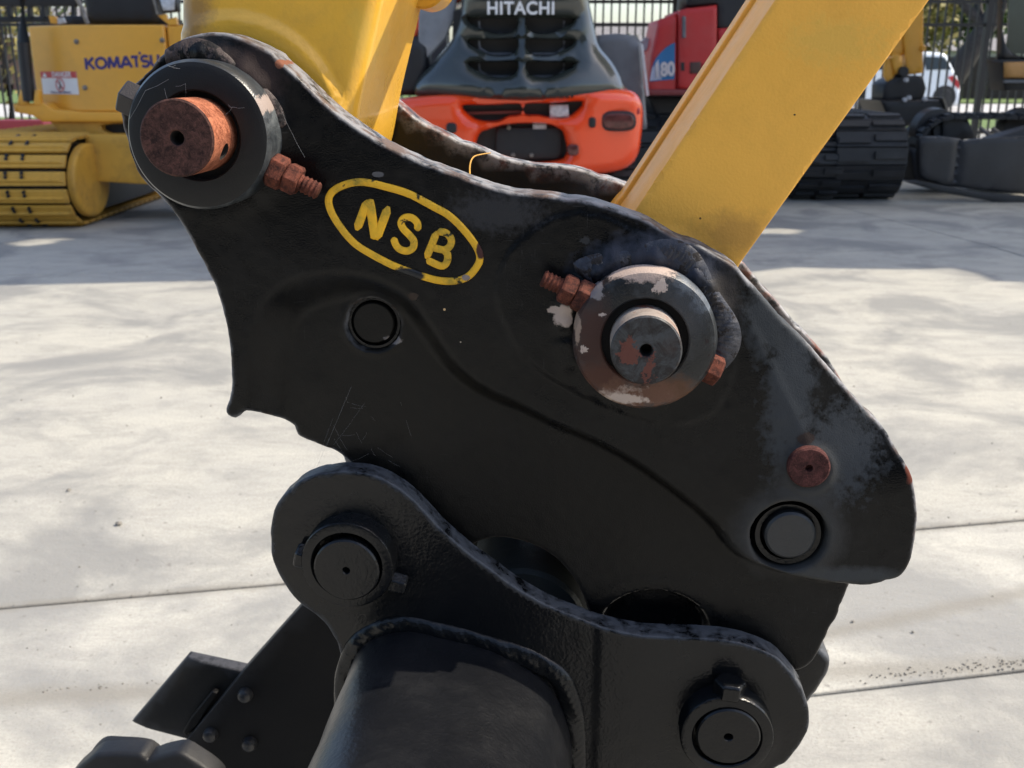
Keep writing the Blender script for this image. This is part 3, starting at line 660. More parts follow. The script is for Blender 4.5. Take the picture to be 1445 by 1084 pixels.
letter([([(722, 462), (722, 405), (680, 366), (630, 368), (606, 402), (622, 445), (665, 490), (697, 535), (690, 582), (650, 604), (598, 592), (566, 555), (552, 505)], .0026, 1)])
letter([([(772, 655), (852, 458)], .0027, 0), ([(852, 460), (915, 470), (952, 515), (944, 562), (900, 590), (815, 572)], .0026, 1), ([(892, 590), (926, 622), (920, 680), (880, 706), (775, 660)], .0026, 1)])
# cable strand hanging inside
M_str = flat('string', (0.45, 0.25, 0.04), 0.7)
tube_obj('loose_strand', hitch, [Vector(v) for v in cat_rom([Vector(U3(664, 262, .02)), Vector(U3(663, 235, .06)), Vector(U3(668, 222, .10)), Vector(U3(679, 218, .16)), Vector(U3(692, 216, .205))], .003, False)], .0006, M_str, 6)
# spider threads
M_web = flat('spider_silk', (0.35, 0.35, 0.35), 0.5)
bm = bmesh.new()
def thread(a, b, r=.00009, sag=.3):
    A, B = Vector(U3(*a)), Vector(U3(*b)); m_ = (A + B) / 2 - Vector((0, 0, .002 * sag)); tube(bm, [A, m_, B], r, 4, False)
thread((398, 158, -.03), (411, 186, -.014), .00010); thread((411, 186, -.014), (430, 222, -.02), .00006)
for a, b in (((183, 168, -.0302), (205, 128, -.031)), ((205, 128, -.031), (238, 112, -.031)), ((248, 122, -.031), (262, 118, -.031)), ((262, 118, -.031), (262, 140, -.031)), ((232, 125, -.031), (236, 140, -.031)), ((318, 162, -.031), (328, 151, -.031)), ((322, 148, -.031), (328, 152, -.031)), ((328, 151, -.031), (345, 152, -.030)),
             ((236, 92, -.0305), (254, 97, -.031)), ((238, 94, -.0305), (248, 92, -.031))): thread(a, b, .00007)
for i in range(16):
    x, y = random.uniform(470, 580), random.uniform(560, 655); thread((x, y, random.uniform(-.004, .012)), (x + random.gauss(0, 16), y + random.gauss(14, 16), random.uniform(-.006, .01)), .000022)
thread((496, 545, .012), (446, 662, .0), .00004); thread((470, 590, .012), (440, 668, .0), .00003)
o = finish(bm, 'cobweb', M_web, None, 60); o.location = O; o.rotation_euler = (0, 0, -YAW); tag(o, 'thin torn cobweb threads clinging to the black hitch and its left boss', 'cobweb', kind='stuff')

# ================================================================== ARM AND LINK
arm = tag(empty('dipper_boom', O, -YAW), 'glossy yellow excavator dipper arm entering behind the upper left rusty pin', 'excavator arm')
arm_uw = cat_rom([H(*p, .045) for p in [(243, -330), (246, -200), (249, -60), (250, 60), (252, 170), (275, 250), (340, 290), (420, 280)]] + [H(*p, .205) for p in [(536, 240), (553, 196), (567, 124), (594, 10), (622, -110), (655, -240), (680, -330)]], .006, sharp=(0, 14, 7))
ca = np.array(H(336, 183, .045)); ra = 156 * (D0 + .045) / F
def harm(P):
    d = np.hypot(*(P - ca).T); return .0045 * sm((ra - d) / .004) + .0002 * vnoise(P, 50, 9)
relief('arm_box', arm, [arm_uw], 0.045, 0.205, M_yel, res=0.004, er=0.014, hfn=harm, steps=(.03, .12, .25, .42, .6, .8), smooth=50)
u, w_ = H(600, -22, .20); lathe_obj('pivot_boss', arm, u, w_, [(0, .185), (.018, .185), (.020, .187), (.020, .235), (0, .235)], M_yel)
Sl = Vector((SUN.dot(UV), SUN.dot(NV), SUN.z))
A_ = Vector(U3(575, 5, .16)) + Sl * .30; B_ = Vector(U3(507, 172, .075)) + Sl * .30
tube_obj('shadow_bar', arm, [B_ - (A_ - B_) * .15, A_ + (A_ - B_) * 1.6], .024, flat('shadow_bar_chrome', (.5, .5, .5), .15, 1.0), 24)  # unseen bar added out of view to throw a shadow band on the arm
link_o = tag(empty('bucket_link', O, -YAW), 'broad flat faced yellow tipping link rising to the upper right from the middle pin', 'excavator link')
CL = .034
lk = [H(*p, CL) for p in [(1330, -360), (1094, 0), (960, 201), (897, 296), (860, 350), (820, 420), (830, 500), (900, 545), (975, 500), (1045, 372), (1180, 184), (1312, 0), (1560, -345)]]
cl = np.array(H(905, 450, CL)); rl = 138 * (D0 + CL) / F
def hlink(P):
    d = np.hypot(*(P - cl).T); return .0022 * sm((rl - d) / .006) + .00025 * vnoise(P, 40, 12)
relief('link_side', link_o, [cat_rom(lk, .008, sharp=(0, 1, 2, 3, 9, 10, 11, 12))], CL, .158, M_yel2, res=.005, er=.0022, hfn=hlink)
lk2 = np.array(lk); lk2[:4] += np.array([-.0072, -.0048]); lk2[4:9, 1] += .01
relief('link_flange', link_o, [cat_rom(lk2, .008, sharp=(0, 1, 2, 3, 9, 10, 11, 12))], .160, .200, M_yel2, res=.02, er=.0022)

# ================================================================== BUCKET
bucket = tag(empty('excavator_bucket', O, -YAW), 'black steel excavator bucket hanging from the hitch, with bolted side cutter lower left', 'bucket')
CE = -.008
EAR = [(381, 753), (383, 786), (393, 813), (408, 836), (424, 853), (446, 869), (463, 886), (476, 912), (483, 939), (488, 960), (480, 1010), (470, 1160), (560, 1300), (900, 1300), (990, 1190), (1050, 1120), (1092, 1084), (1108, 1076), (1125, 1056), (1139, 1032), (1142, 1012), (1139, 993), (1129, 966),
       (1112, 943), (1092, 924), (1059, 910), (1026, 903), (993, 900), (943, 898), (893, 894), (840, 881), (792, 862), (759, 847), (725, 827), (692, 804), (659, 779), (626, 750), (599, 721), (573, 696), (546, 678), (516, 667), (483, 664), (453, 668), (423, 680), (400, 700), (386, 722)]
ear_uw = cat_rom([H(*p, CE) for p in EAR], .004)
c5 = np.array(H(1026, 1035, CE)); c4p = np.array(H(489, 796, CE))
def hear(P):
    d5 = np.hypot(*(P - c5).T); d4 = np.hypot(*(P - c4p).T)
    e = 0.0003 * vnoise(P, 70, 21) + .0008 * np.exp(-((d4 - .042) / .006) ** 2) + .0014 * np.exp(-((d5 - .034) / .005) ** 2) + .0014 * np.exp(-((d4 - .034) / .005) ** 2)
    x0 = H(838, 960, CE)[0]; return e + .0012 * sm((P[:, 0] - x0) / .004)
relief('near_ear', bucket, [ear_uw], CE, CE + .018, M_blk2, res=.0035, er=.0022, hfn=hear, jit=.0004, edgew=.0022)
relief('far_ear', bucket, [cat_rom([H(*p, CE) for p in EAR], .012)], .215, .235, M_blkin, res=.02, er=.002)
for x, y, rx, px_, py_, rpx, nm in ((489, 799, 65.5, 488.6, 805, 46, 0), (1026, 1041, 67, 1028, 1040, 45.5, 1)):
    cf = -.027; u, w_ = H(x, y, cf); r = HR(x, y, rx, cf); pu, pw = H(px_, py_, cf - .002); pr = HR(px_, py_, rpx, cf - .002)
    lathe_obj('collar', bucket, u, w_, ringprof(r, pr + .0016, cf, CE + .003, .003), M_blk2)
    lathe_obj('bucket_pin', bucket, pu, pw, pinprof(pr, cf - .0025, .22, .0023 if nm == 0 else .0028, .006), M_blk2)
u, w_ = H(427, 783, -.018); v_ = Vector((H(427, 783)[0] - H(489, 799)[0], 0, H(427, 783)[1] - H(489, 799)[1])).normalized()
def lug(x, y, c, d, L, r, sq=1.0):
    u, w_ = H(x, y, c); p = Vector((u, c, w_)); d = Vector(d).normalized(); bm = bmesh.new(); hexbar(bm, p - d * L / 2, p + d * L / 2, r, .002); return finish(bm, 'bolt_head', M_blk2, bucket, 25, bevel=.0008)
lug(430, 785, -.016, v_, .013, .0105); lug(560, 822, -.016, -v_, .016, .0085); lug(1029, 970, -.017, (.1, 0, 1), .014, .0125)
# box section of the bucket top in front of the ear
SH = [(486, 1300), (487, 1100), (489, 985), (493, 950), (508, 915), (532, 896), (575, 888), (640, 900), (700, 917), (748, 943), (778, 970), (796, 1005), (806, 1050), (808, 1120), (810, 1300)]
sh = cat_rom([H(*p, CE) for p in SH], .003, False)
bm = bmesh.new(); cs = np.linspace(CE + .001, -.26, 40); grid = []
for c in cs:
    k = (CE - c); grid.append([bm.verts.new((p[0] + .0004 * math.sin(k * 90 + i * .2), c, p[1] + .0003 * math.sin(k * 60 + i * .13))) for i, p in enumerate(sh)])
for a, b in zip(grid, grid[1:]):
    for i in range(len(a) - 1): bm.faces.new((a[i], a[i + 1], b[i + 1], b[i]))
M_shell = paint('bucket_shell_paint', (0.006, 0.0065, 0.008), 0.30, 0.5, (0.05, 0.05, 0.05), 0.18, orange=0.45, ops=350)
o = finish(bm, 'bucket_shell', M_shell, bucket, 60)
so_ = o.modifiers.new('thick', 'SOLIDIFY'); so_.thickness = .008; so_.offset = -1
wp_ = cat_rom([H(*p, CE) for p in [(487, 1010), (487, 972), (491, 945), (506, 912), (533, 892), (575, 884), (640, 899), (702, 915), (753, 935), (788, 957), (805, 992), (811, 1040), (813, 1130)]], .0011, False)
bm = bmesh.new(); nseg = len(wp_); hv = np.array([.0062 * (1 + .25 * math.sin(i * .11) + .15 * math.sin(i * .31 + 1)) for i in range(nseg)])
sweep(bm, wp_, CE + .0005, .0090, .0050, ns=14, ripple=.03, rfreq=2 * math.pi / .0058, p=1.1, skew=.6)
for v in bm.verts:
    d_ = CE + .0005 - v.co.y; a_ = v.co.x * 160 + v.co.z * 90
    v.co.y -= d_ * (.12 * math.sin(a_) + .08 * math.sin(a_ * 2.7 + 1)); v.co.z += .0006 * math.sin(a_ * .8)
finish(bm, 'weld_bead', M_blk2, bucket, 60)
# far side plate, lip and side cutter
CS = .33
M_side = paint('bucket_side_paint', (0.0035, 0.0035, 0.004), 0.5, 0.2, (0.010, 0.010, 0.010), 0.3, edge=((0.02, 0.02, 0.021), .3), orange=.5)
sp = [H(*p, CS) for p in [(617, 673), (425, 855), (345, 945), (262, 1046), (225, 1110), (260, 1260), (700, 1260), (760, 800)]]
relief('far_side', bucket, [cat_rom(sp, .01, sharp=range(8))], CS, CS + .018, M_side, res=.02, er=.002)
lip = [H(*p, .10) for p in [(500, 968), (395, 1084), (380, 1120), (520, 1140), (600, 960)]]
sc_ = [H(*p, CS + .02) for p in [(262, 929), (346, 947), (352, 1000), (290, 1060), (262, 1043), (183, 1022)]]
ct = relief('side_cutter', bucket, [cat_rom(sc_, .006, sharp=range(6))], CS + .019, CS + .036, paint('cutter_paint', (0.006, 0.006, 0.006), .45, .35, (.03, .03, .032), .3, orange=.5, edge=((.05, .05, .055), .35)), res=.012, er=.003,
    hfn=lambda P: -.25 * np.clip(.020 - dist_poly(P, np.array([sc_[0], sc_[5]]), False), 0, 1))
rb = [H(*p, CS + .018) for p in [(303, 969), (311, 972), (283, 1018), (266, 1033), (262, 1026), (272, 1008)]]
prism_obj('cutter_rib', bucket, rb, CS + .008, CS + .019, M_side, bevel=.002)
M_bolt = paint('side_bolt_paint', (.02, .02, .021), .35, .5, (.06, .06, .06), .3, orange=.3)
for x, y in ((347, 979), (298, 1035), (353, 1048)):
    u, w_ = H(x, y, CS); lathe_obj('side_bolt', bucket, u, w_, [(0, CS - .011), (.004, -.0105 + CS), (.0075, CS - .008), (.0088, CS - .004), (.009, CS + .001)], M_bolt, 24)
tp = [H(*p, .20) for p in [(88, 1110), (124, 1072), (146, 1065), (198, 1066), (207, 1074), (230, 1067), (262, 1068), (300, 1120), (90, 1160)]]
M_lip = paint('lip_paint', (.009, .009, .010), .45, .4, (.04, .04, .045), .5, orange=.5)
relief('tooth_adapter', bucket, [cat_rom(tp, .006)], .20, .225, M_lip, res=.012, er=.006)
tp2 = [H(*p, .265) for p in [(112, 1084), (132, 1060), (158, 1058), (205, 1064), (212, 1090), (108, 1104)]]
relief('bucket_tooth', bucket, [cat_rom(tp2, .006)], .272, .29, M_lip, res=.012, er=.006)

# ================================================================== ADDED SHADE ROOF, unseen, put in to cast the yard's shade band
RH = 5.6; sdx, sdy = SUN.x / SUN.z * RH, SUN.y / SUN.z * RH
def rf(x, y, dz=0): p = gnd(x, y); return (p.x + sdx, p.y + sdy)
M_roof = flat('shade_caster_pale', (0.62, 0.62, 0.60), 0.6); M_post = flat('post_steel', (0.05, 0.055, 0.06), 0.5)  # pale colour of the added roof bounces light onto the shaded yard
roof = tag(empty('added_shade_roof', (0, 9, 0)), 'unseen flat roof added above the parked machines to cast the shade band', 'roof')
e1 = [rf(0, 403), rf(300, 396), rf(700, 392), rf(1060, 384), (rf(1120, 377)), rf(1200, 379), rf(1300, 380), rf(1350, 378), rf(1385, 385), rf(1410, 397), rf(1470, 398)]
xl, xr = e1[0][0] - 3.0, e1[-1][0] + 1.6
outl = [(xl, e1[0][1])] + e1 + [(xr, e1[-1][1]), (xr, 11.2 + sdy - .6), (xl, 11.2 + sdy - .6)]
def patch(x, y, rx, ry):
    c = gnd(x, y); return [(c.x + sdx + rx * math.cos(t) * random.uniform(.6, 1.2), c.y + sdy + ry * math.sin(t) * random.uniform(.6, 1.2)) for t in (2 * math.pi * i / 12 for i in range(12))]
holes = [patch(46, 342, .16, .14), patch(84, 338, .10, .06), patch(1085, 326, .24, .13), patch(1115, 329, .12, .05), patch(215, 272, .25, .3), patch(1262, 262, .12, .12), patch(226, 309, .07, .05), patch(1150, 268, .12, .2)]  # gaps in the added roof, placed to drop sun patches on the ground
ro = relief('shade_caster_sheet', roof, [[(x, y - 9) for x, y in outl]] + [[(x, y - 9) for x, y in h] for h in holes], 0, .04, M_roof, res=.8, er=0, smooth=0)
ro.rotation_euler = (R(90), 0, 0)   # local (x, z) -> (x, -y): flip below
ro.data.transform(Matrix(((1, 0, 0, 0), (0, 1, 0, 0), (0, 0, -1, 0), (0, 0, 0, 1)))); ro.rotation_euler = (R(90), 0, 0); ro.location = (0, 0, RH)
for x in (xl + .3, xr - .3):
    for y in (-1.2, 2.6): box_obj('shade_caster_post', roof, (x - .07, y, .0), (x + .07, y + .14, RH - .003), M_post, .005)
# unseen dark building added behind the viewer so the black paint mirrors something dark
wk = tag(empty('added_dark_building', (0, -11, 0)), 'unseen dark building added behind the viewer for the black paint to mirror', 'building')
M_clad = flat('added_building_dark', (.055, .06, .065), .6)
bm = bmesh.new(); box(bm, (-16, -8, 0), (9, 0, 6.5)); finish(bm, 'wall', M_clad, wk, 0)
box_obj('roof', wk, (-16.5, -8.5, 6.502), (9.5, .5, 6.75), M_post)
for x in (-12, -5, 2): box_obj('added_building_door', wk, (x, .002, 0), (x + 4, .06, 4), flat('door_grey', (.16, .17, .18), .5))

# ================================================================== TRACKED MACHINES
M_kom = paint('machine_yellow_paint', (0.80, 0.39, 0.045), .35, .5, (.34, .20, .06), .35, orange=.1, scale=.15, var=.08)
M_komd = paint('machine_yellow_dirty', (0.62, 0.34, 0.05), .55, .4, (.13, .085, .04), .9, orange=.2, scale=.15, var=.15)
M_dark = flat('machine_black', (.014, .014, .016), .5, var=.3); M_rub = flat('track_rubber', (.014, .015, .017), .6, var=.4, scale=9, bmp=.4)
M_steel = flat('worn_steel', (.22, .20, .18), .4, .6, var=.4, scale=30); M_glass = flat('dark_glass', (.03, .045, .045), .08, var=.1)
M_red = paint('red_paint', (0.56, 0.030, 0.028), .42, .5, (.42, .14, .12), .4, orange=.1, scale=.12); M_or = paint('orange_paint', (0.92, 0.075, 0.012), .2, .5, (.5, .1, .05), .12, orange=.08, coat=.5, scale=.12, var=.04)
M_gry = paint('graphite_hood_paint', (0.032, 0.038, 0.034), .15, .55, (.07, .07, .07), .12, orange=.06, coat=.6, scale=.12); M_tank = flat('grey_panel', (.13, .135, .15), .45)
M_white = flat('white_print', (.75, .75, .76), .5, var=.03); M_blue = flat('blue_print', (.035, .03, .16), .5, var=.05); M_redp = flat('red_print', (.55, .06, .06), .5, var=.05)
M_sblue = flat('sticker_blue', (.03, .16, .36), .35, var=.15); M_amber = flat('amber_panel', (.50, .25, .07), .4)
M_lens = flat('lamp_lens_red', (.12, .035, .03), .15, var=.5, scale=25); M_lensr = flat('reflector_red', (.45, .03, .04), .2); M_lensc = flat('lamp_glass', (.55, .56, .58), .2, var=.3, scale=30)

def track(name, parent, x0, x1, yf, zb, L, r, shoe_me, n, mat, belt=True):
    # belt: solid chain and roller body inside the shoes
    """endless track round a stadium in the (y, z) plane; front roll nearest the viewer at y=yf"""
    per = 2 * (L - 2 * r) + 2 * math.pi * r; cyf, cyb = yf + r, yf + L - r; zc = zb + r
    xm = (x0 + x1) / 2
    e = empty(name, (0, 0, 0), 0, parent)
    for i in range(n):
        s = (i + .5) / n * per; st = L - 2 * r
        if s < st: y, z, a = cyf + s, zc + r, 0.0                     # top run
        elif s < st + math.pi * r: t = (s - st) / r; y, z, a = cyb + r * math.sin(t), zc + r * math.cos(t), -t
        elif s < 2 * st + math.pi * r: y, z, a = cyb - (s - st - math.pi * r), zc - r, math.pi
        else: t = (s - 2 * st - math.pi * r) / r; y, z, a = cyf - r * math.sin(t), zc - r * math.cos(t), math.pi - t
        o = link('track_shoe', shoe_me, mat, e, (xm, y, z), (a, 0, 0))
    if not belt: return e
    bm = bmesh.new(); pts = []
    for i in range(40):
        t = math.pi * i / 19 if i < 20 else math.pi * (i - 20) / 19 + math.pi
        cy = cyf if i < 20 else cyb
        if i < 20: pts.append((cyf - (r - .03) * math.sin(t), zc + (r - .03) * math.cos(t)))
        else: pts.append((cyb - (r - .03) * math.sin(t), zc + (r - .03) * math.cos(t)))
    a = [bm.verts.new((x0 + .05, p[0], p[1])) for p in pts]; b = [bm.verts.new((x1 - .05, p[0], p[1])) for p in pts]
    bm.faces.new(a); bm.faces.new(b[::-1])
    for i in range(40): bm.faces.new((a[i], b[i], b[(i + 1) % 40], a[(i + 1) % 40]))
    finish(bm, 'track_chain', M_dark, e, 40)
    return e
def shoe_mesh(w_, pitch, mat, kind='steel'):
    bm = bmesh.new()
    if kind == 'steel':
        h = w_ / 2; p = pitch / 2 - .010; ch = .04
        pr = [(-p, 0), (-p, .018), (-p * .55, .020), (-p * .35, .036), (-p * .15, .036), (0.0, .020), (p * .8, .018), (p, .012), (p, 0)]
        a = [bm.verts.new((-h + (ch if z > .03 else 0), y, z)) for y, z in pr]; b = [bm.verts.new((h - (ch if z > .03 else 0), y, z)) for y, z in pr]
        bm.faces.new(a); bm.faces.new(b[::-1])
        for i in range(len(a)): j = (i + 1) % len(a); bm.faces.new((a[i], b[i], b[j], a[j]))
        for x in (.04, .15):
            for y in (p * .2, p * .75): 
                c = bmesh.ops.create_cone(bm, cap_ends=True, segments=6, radius1=.012, radius2=.012, depth=.02); 
                for v in c['verts']: v.co += Vector((x, y, .024)); 
                for f in {f for v in c['verts'] for f in v.link_faces}: f.material_index = 1
    else:
        h = w_ / 2; p = pitch / 2
        box(bm, (-h, -p * 1.02, -.02), (h, p * 1.02, .008))
        for sx in (-1, 1):
            x0, x1 = sorted((sx * .02, sx * (h - .01)))
            box(bm, (x0, -p * .5 + sx * .01, .007), (x1, p * .4 + sx * .01, .030))
    bmesh.ops.recalc_face_normals(bm, faces=bm.faces)
    me = bpy.data.meshes.new('shoe'); bm.to_mesh(me); bm.free(); me.materials.append(mat)
    if kind == 'steel': me.materials.append(M_dark)
    return me
# ---- yellow machine at left
KY = 6.95
kom = tag(empty('yellow_excavator', gnd(150, 300)), 'yellow compact excavator with steel shoe tracks and KOMATSU on its rear panel', 'excavator')
KO = kom.location.copy()
def K(x, y, Y): return atY(x, y, Y) - KO
def plate_at(name, parent, off, pts, Y, t, mat, er=0.01, holes=(), res=.06, smooth=40, sharp=None, hfn=None, step=.05, raw=False, fwd=None):
    """plate traced in the vertical plane at distance Y, local to parent origin off"""
    P = [((atY(x, y, Y) - off).x, (atY(x, y, Y) - off).z) for x, y in pts]
    HO = [[((atY(x, y, Y) - off).x, (atY(x, y, Y) - off).z) for x, y in h] for h in holes]
    sh_ = range(len(P)) if sharp is None else sharp
    return relief(name, parent, [cat_rom(P, step, sharp=sh_)] + [cat_rom(h, step, sharp=()) for h in HO], Y - off.y, Y - off.y + t, mat, res=res, er=er, hfn=hfn, smooth=smooth)
# rear cover: bent panel (plan polygon) extruded
def vpan(name, parent, off, plan, ztop, zbot, mat, bev=.012):
    bm = bmesh.new(); a = [bm.verts.new((x - off.x, y - off.y, ztop - off.z)) for x, y in plan]; b = [bm.verts.new((x - off.x, y - off.y, zbot - off.z)) for x, y in plan]
    bm.faces.new(a); bm.faces.new(b[::-1])
    for i in range(len(a)): j = (i + 1) % len(a); bm.faces.new((a[i], a[j], b[j], b[i]))
    return finish(bm, name, mat, parent, 30, bevel=bev)
PYK = 7.55
zt, zb_ = atY(150, 35, PYK).z, atY(150, 158, PYK).z
xa = atY(49, 90, PYK + .25).x; xb = atY(109, 95, PYK).x; xc = atY(236, 90, PYK).x
vpan('rear_cover', kom, KO, [(xa, PYK + .22), (xb, PYK), (xc, PYK - .0), (xc, PYK + .9), (xa, PYK + .9)], zt, zb_, M_kom)
vpan('engine_cover', kom, KO, [(xc + .008, PYK + .03), (xc + .75, PYK + .05), (xc + .75, PYK + .9), (xc + .008, PYK + .9)], zt, zb_, M_kom)
q = atY(169, 91.5, PYK) - KO
def arc_(cx, cz, rx, rz, a0, a1, n=14): return [(cx + rx * math.cos(R(a0 + (a1 - a0) * i / n)), cz + rz * math.sin(R(a0 + (a1 - a0) * i / n))) for i in range(n + 1)]
GL = {'K': ([[(0.1, 0), (0.1, 1)], [(0.16, .45), (.78, 1)], [(.3, .58), (.82, 0)]], .9), 'O': ([arc_(.55, .5, .45, .43, 0, 360, 28)], 1.12), 'M': ([[(.1, 0), (.22, 1)], [(.22, 1), (.58, .1)], [(.58, .1), (.94, 1)], [(.94, 1), (1.06, 0)]], 1.2),
      'A': ([[(.02, 0), (.5, 1)], [(.5, 1), (.98, 0)], [(.25, .3), (.75, .3)]], 1.0), 'T': ([[(-.02, .9), (.62, .9)], [(.42, .9), (.42, 0)], [(.72, 1.18), (.90, 1.18)]], .80), 'S': ([arc_(.42, .70, .30, .24, 30, 270, 16) + arc_(.42, .27, .32, .24, 90, -150, 16)], .85),
      'U': ([[(.12, 1), (.12, .38)] + arc_(.45, .38, .33, .33, 180, 360, 12) + [(.78, .38), (.78, 1)]], .95)}
def strokes_word(name, parent, word, u0, z0, c, hgt, slope, mat, hw=.17):
    x = 0.0; bm = bmesh.new(); k = 0
    for ch in word:
        st_, adv = GL[ch]
        for l in st_:
            P = np.array([(u0 + (x + a) * hgt, z0 + b * hgt + slope * (x + a) * hgt) for a, b in l]); Q = [P[0]]
            for a, b in zip(P, P[1:]):
                m_ = max(1, int(np.linalg.norm(b - a) / .012)); Q += [a + (b - a) * i / m_ for i in range(1, m_ + 1)]
            sweep(bm, Q, c, hw * hgt * .5, .0022 + .0001 * (k % 5), ns=6, p=.4, taper=False); k += 1
        x += adv
    return finish(bm, name, mat, parent, 30)
q = atY(121, 98.5, PYK) - KO; strokes_word('lettering', kom, 'KOMATSU', q.x, q.z, q.y - .0005, .078, .045, M_blue, .26)
for x, y in ((108, 59), (229, 57), (120, 124)):
    p = atY(x, y, PYK) - KO; bm = bmesh.new(); lathe(bm, p.x, p.z, [(0, p.y - .012), (.010, p.y - .012), (.013, p.y - .006), (.018, p.y - .004), (.018, p.y + .001)], 16); finish(bm, 'cover_bolt', M_steel, kom, 40)
# danger sticker on the angled left face
pl = Vector((xa, PYK + .22, 0)); pr_ = Vector((xb, PYK, 0)); dirp = (pr_ - pl).normalized(); nrm = Vector((dirp.y, -dirp.x, 0))
def onface(t, z, off_=.004): return pl + dirp * t + Vector((0, 0, z)) + nrm * off_ - KO
fl = (pr_ - pl).length
zs0, zs1, zs2 = atY(85, 101, PYK + .1).z, atY(85, 110, PYK + .1).z, atY(85, 133, PYK + .1).z
def quad_obj(name, parent, a, b, z0, z1, off_, mat):
    bm = bmesh.new(); v = [bm.verts.new(onface(t, z, off_)) for t, z in ((a, z0), (b, z0), (b, z1), (a, z1))]; v2 = [bm.verts.new(onface(t, z, off_ - .0015)) for t, z in ((a, z0), (b, z0), (b, z1), (a, z1))]
    bm.faces.new(v); bm.faces.new(v2[::-1])
    for i in range(4): bm.faces.new((v[i], v2[i], v2[(i + 1) % 4], v[(i + 1) % 4]))
    return finish(bm, name, mat, parent, 0)
st = quad_obj('danger_sticker', kom, fl * .16, fl * 1.0 - .012, zs2, zs0, .003, M_white)
quad_obj('sticker_header', st, fl * .16, fl - .012, zs1, zs0, .006, M_redp)
ang = math.atan2(dirp.y, dirp.x); fm = fl * .58
def facetext(s, t, z, size, mat, off_, offset=.0):
    p = onface(t, z, off_); return text_obj('sticker_print', st, s, size, Matrix.Translation(p) @ Matrix.Rotation(ang, 4, 'Z') @ FACE, mat, offset, .0005)
facetext('DANGER', fm + .03, (zs0 + zs1) / 2, .050, M_white, .0085, .001)
facetext('Keep a safe distance', fm, zs2 + .014, .026, M_blue, .006)
bm = bmesh.new(); cz = (zs1 + zs2) / 2 + .008
for i in range(24):
    pass
pts = [onface(fm + .042 * math.cos(2 * math.pi * i / 24), cz + .042 * math.sin(2 * math.pi * i / 24), .006) for i in range(25)]
tube(bm, pts, .003, 6, False); tube(bm, [onface(fm - .03, cz + .03, .006), onface(fm + .03, cz - .03, .006)], .0025, 6)
finish(bm, 'sticker_print', M_redp, st, 40)
bm = bmesh.new(); tube(bm, [onface(fm, cz + .026, .005), onface(fm + .004, cz, .005), onface(fm - .012, cz - .028, .005)], .005, 6); tube(bm, [onface(fm + .004, cz, .005), onface(fm + .014, cz - .026, .005)], .004, 6); finish(bm, 'sticker_print', M_dark, st, 40)
p0 = onface(fl * .21, zs1 + .006, .0085); p1_ = onface(fl * .31, zs1 + .006, .0085); p2_ = onface(fl * .26, zs0 - .008, .0085); bm = bmesh.new()
a = [bm.verts.new(p) for p in (p0, p1_, p2_)]; b = [bm.verts.new(p - nrm * .001) for p in (p0, p1_, p2_)]; bm.faces.new(a); bm.faces.new(b[::-1])
for i in range(3): bm.faces.new((a[i], b[i], b[(i + 1) % 3], a[(i + 1) % 3]))
finish(bm, 'sticker_print', M_white, st, 0)
# flange, swing frame, bracket
plate_at('base_flange', kom, KO, [(18, 147), (60, 145), (75, 155), (118, 158), (330, 160), (330, 172), (60, 172), (45, 163), (20, 158)], PYK - .02, .8, M_kom, .008)
plate_at('swing_frame', kom, KO, [(68, 170), (420, 170), (420, 192), (90, 192)], PYK + .02, .9, M_komd, .01, holes=[[(142, 177), (178, 175), (180, 189), (158, 190), (144, 184)]])
plate_at('cavity_shade_sheet', kom, KO, [(130, 173), (190, 173), (190, 191), (130, 191)], PYK + .10, .02, M_dark, 0)  # black sheet behind the opening stands in for shade inside the frame
plate_at('track_frame', kom, KO, [(118, 190), (420, 190), (420, 268), (200, 260), (132, 256)], 7.45, .9, M_komd, .01)
plate_at('post_bracket', kom, KO, [(24, 148), (28, 127), (33, 127), (38, 146), (47, 146), (49, 127), (54, 127), (57, 148)], PYK - .03, .05, M_kom, .004)
for pts, r, m, nm in (([(31, -30), (33, 60), (41, 143)], .044, M_dark, 'canopy_post'), ([(105, -10), (115, 10), (124, 34)], .016, M_steel, 'grab_rail'), ([(214, -10), (220, 8), (223, 20)], .012, M_steel, 'grab_rail')):
    tube_obj(nm, kom, [K(x, y, PYK + (.06 if nm != 'canopy_post' else .0)) for x, y in pts], r, m, 12)
plate_at('rear_beam', kom, KO, [(-120, -14), (112, -14), (112, 9), (-120, 9)], PYK + .9, .06, M_dark, .005); plate_at('rear_beam', kom, KO, [(-120, 24), (95, 23), (95, 31), (-120, 33)], PYK + .92, .04, M_dark, .005)
for xx in (10, 38, 58, 100): plate_at('beam_upright', kom, KO, [(xx, 8), (xx + 5, 8), (xx + 5, 25), (xx, 25)], PYK + .9, .05, M_dark, 0)
plate_at('seat_back', kom, KO, [(122, -40), (120, 20), (126, 34), (216, 34), (221, 20), (214, -40)], PYK + .3, .2, M_dark, .04, sharp=())
plate_at('seat_base', kom, KO, [(95, 22), (240, 26), (240, 36), (92, 36)], PYK + .35, .3, M_dark, .01)
plate_at('work_light', kom, KO, [(222, -6), (248, -6), (249, 16), (228, 18)], PYK + .02, .1, M_dark, .006); plate_at('light_glass', kom, KO, [(225, -3), (246, -4), (246, 14), (230, 15)], PYK + .012, .01, M_lensc, .004)
plate_at('cover_hinge', kom, KO, [(222, 22), (234, 20), (236, 28), (248, 24), (250, 35), (238, 35)], PYK + .02, .04, M_kom, .004)
plate_at('cap', kom, KO, [(68, 23), (77, 23), (82, 30), (80, 34), (71, 33)], PYK + .2, .05, M_kom, .006); plate_at('cap', kom, KO, [(80, 26), (88, 25), (91, 32), (81, 34)], PYK + .18, .04, M_lensc, .006)
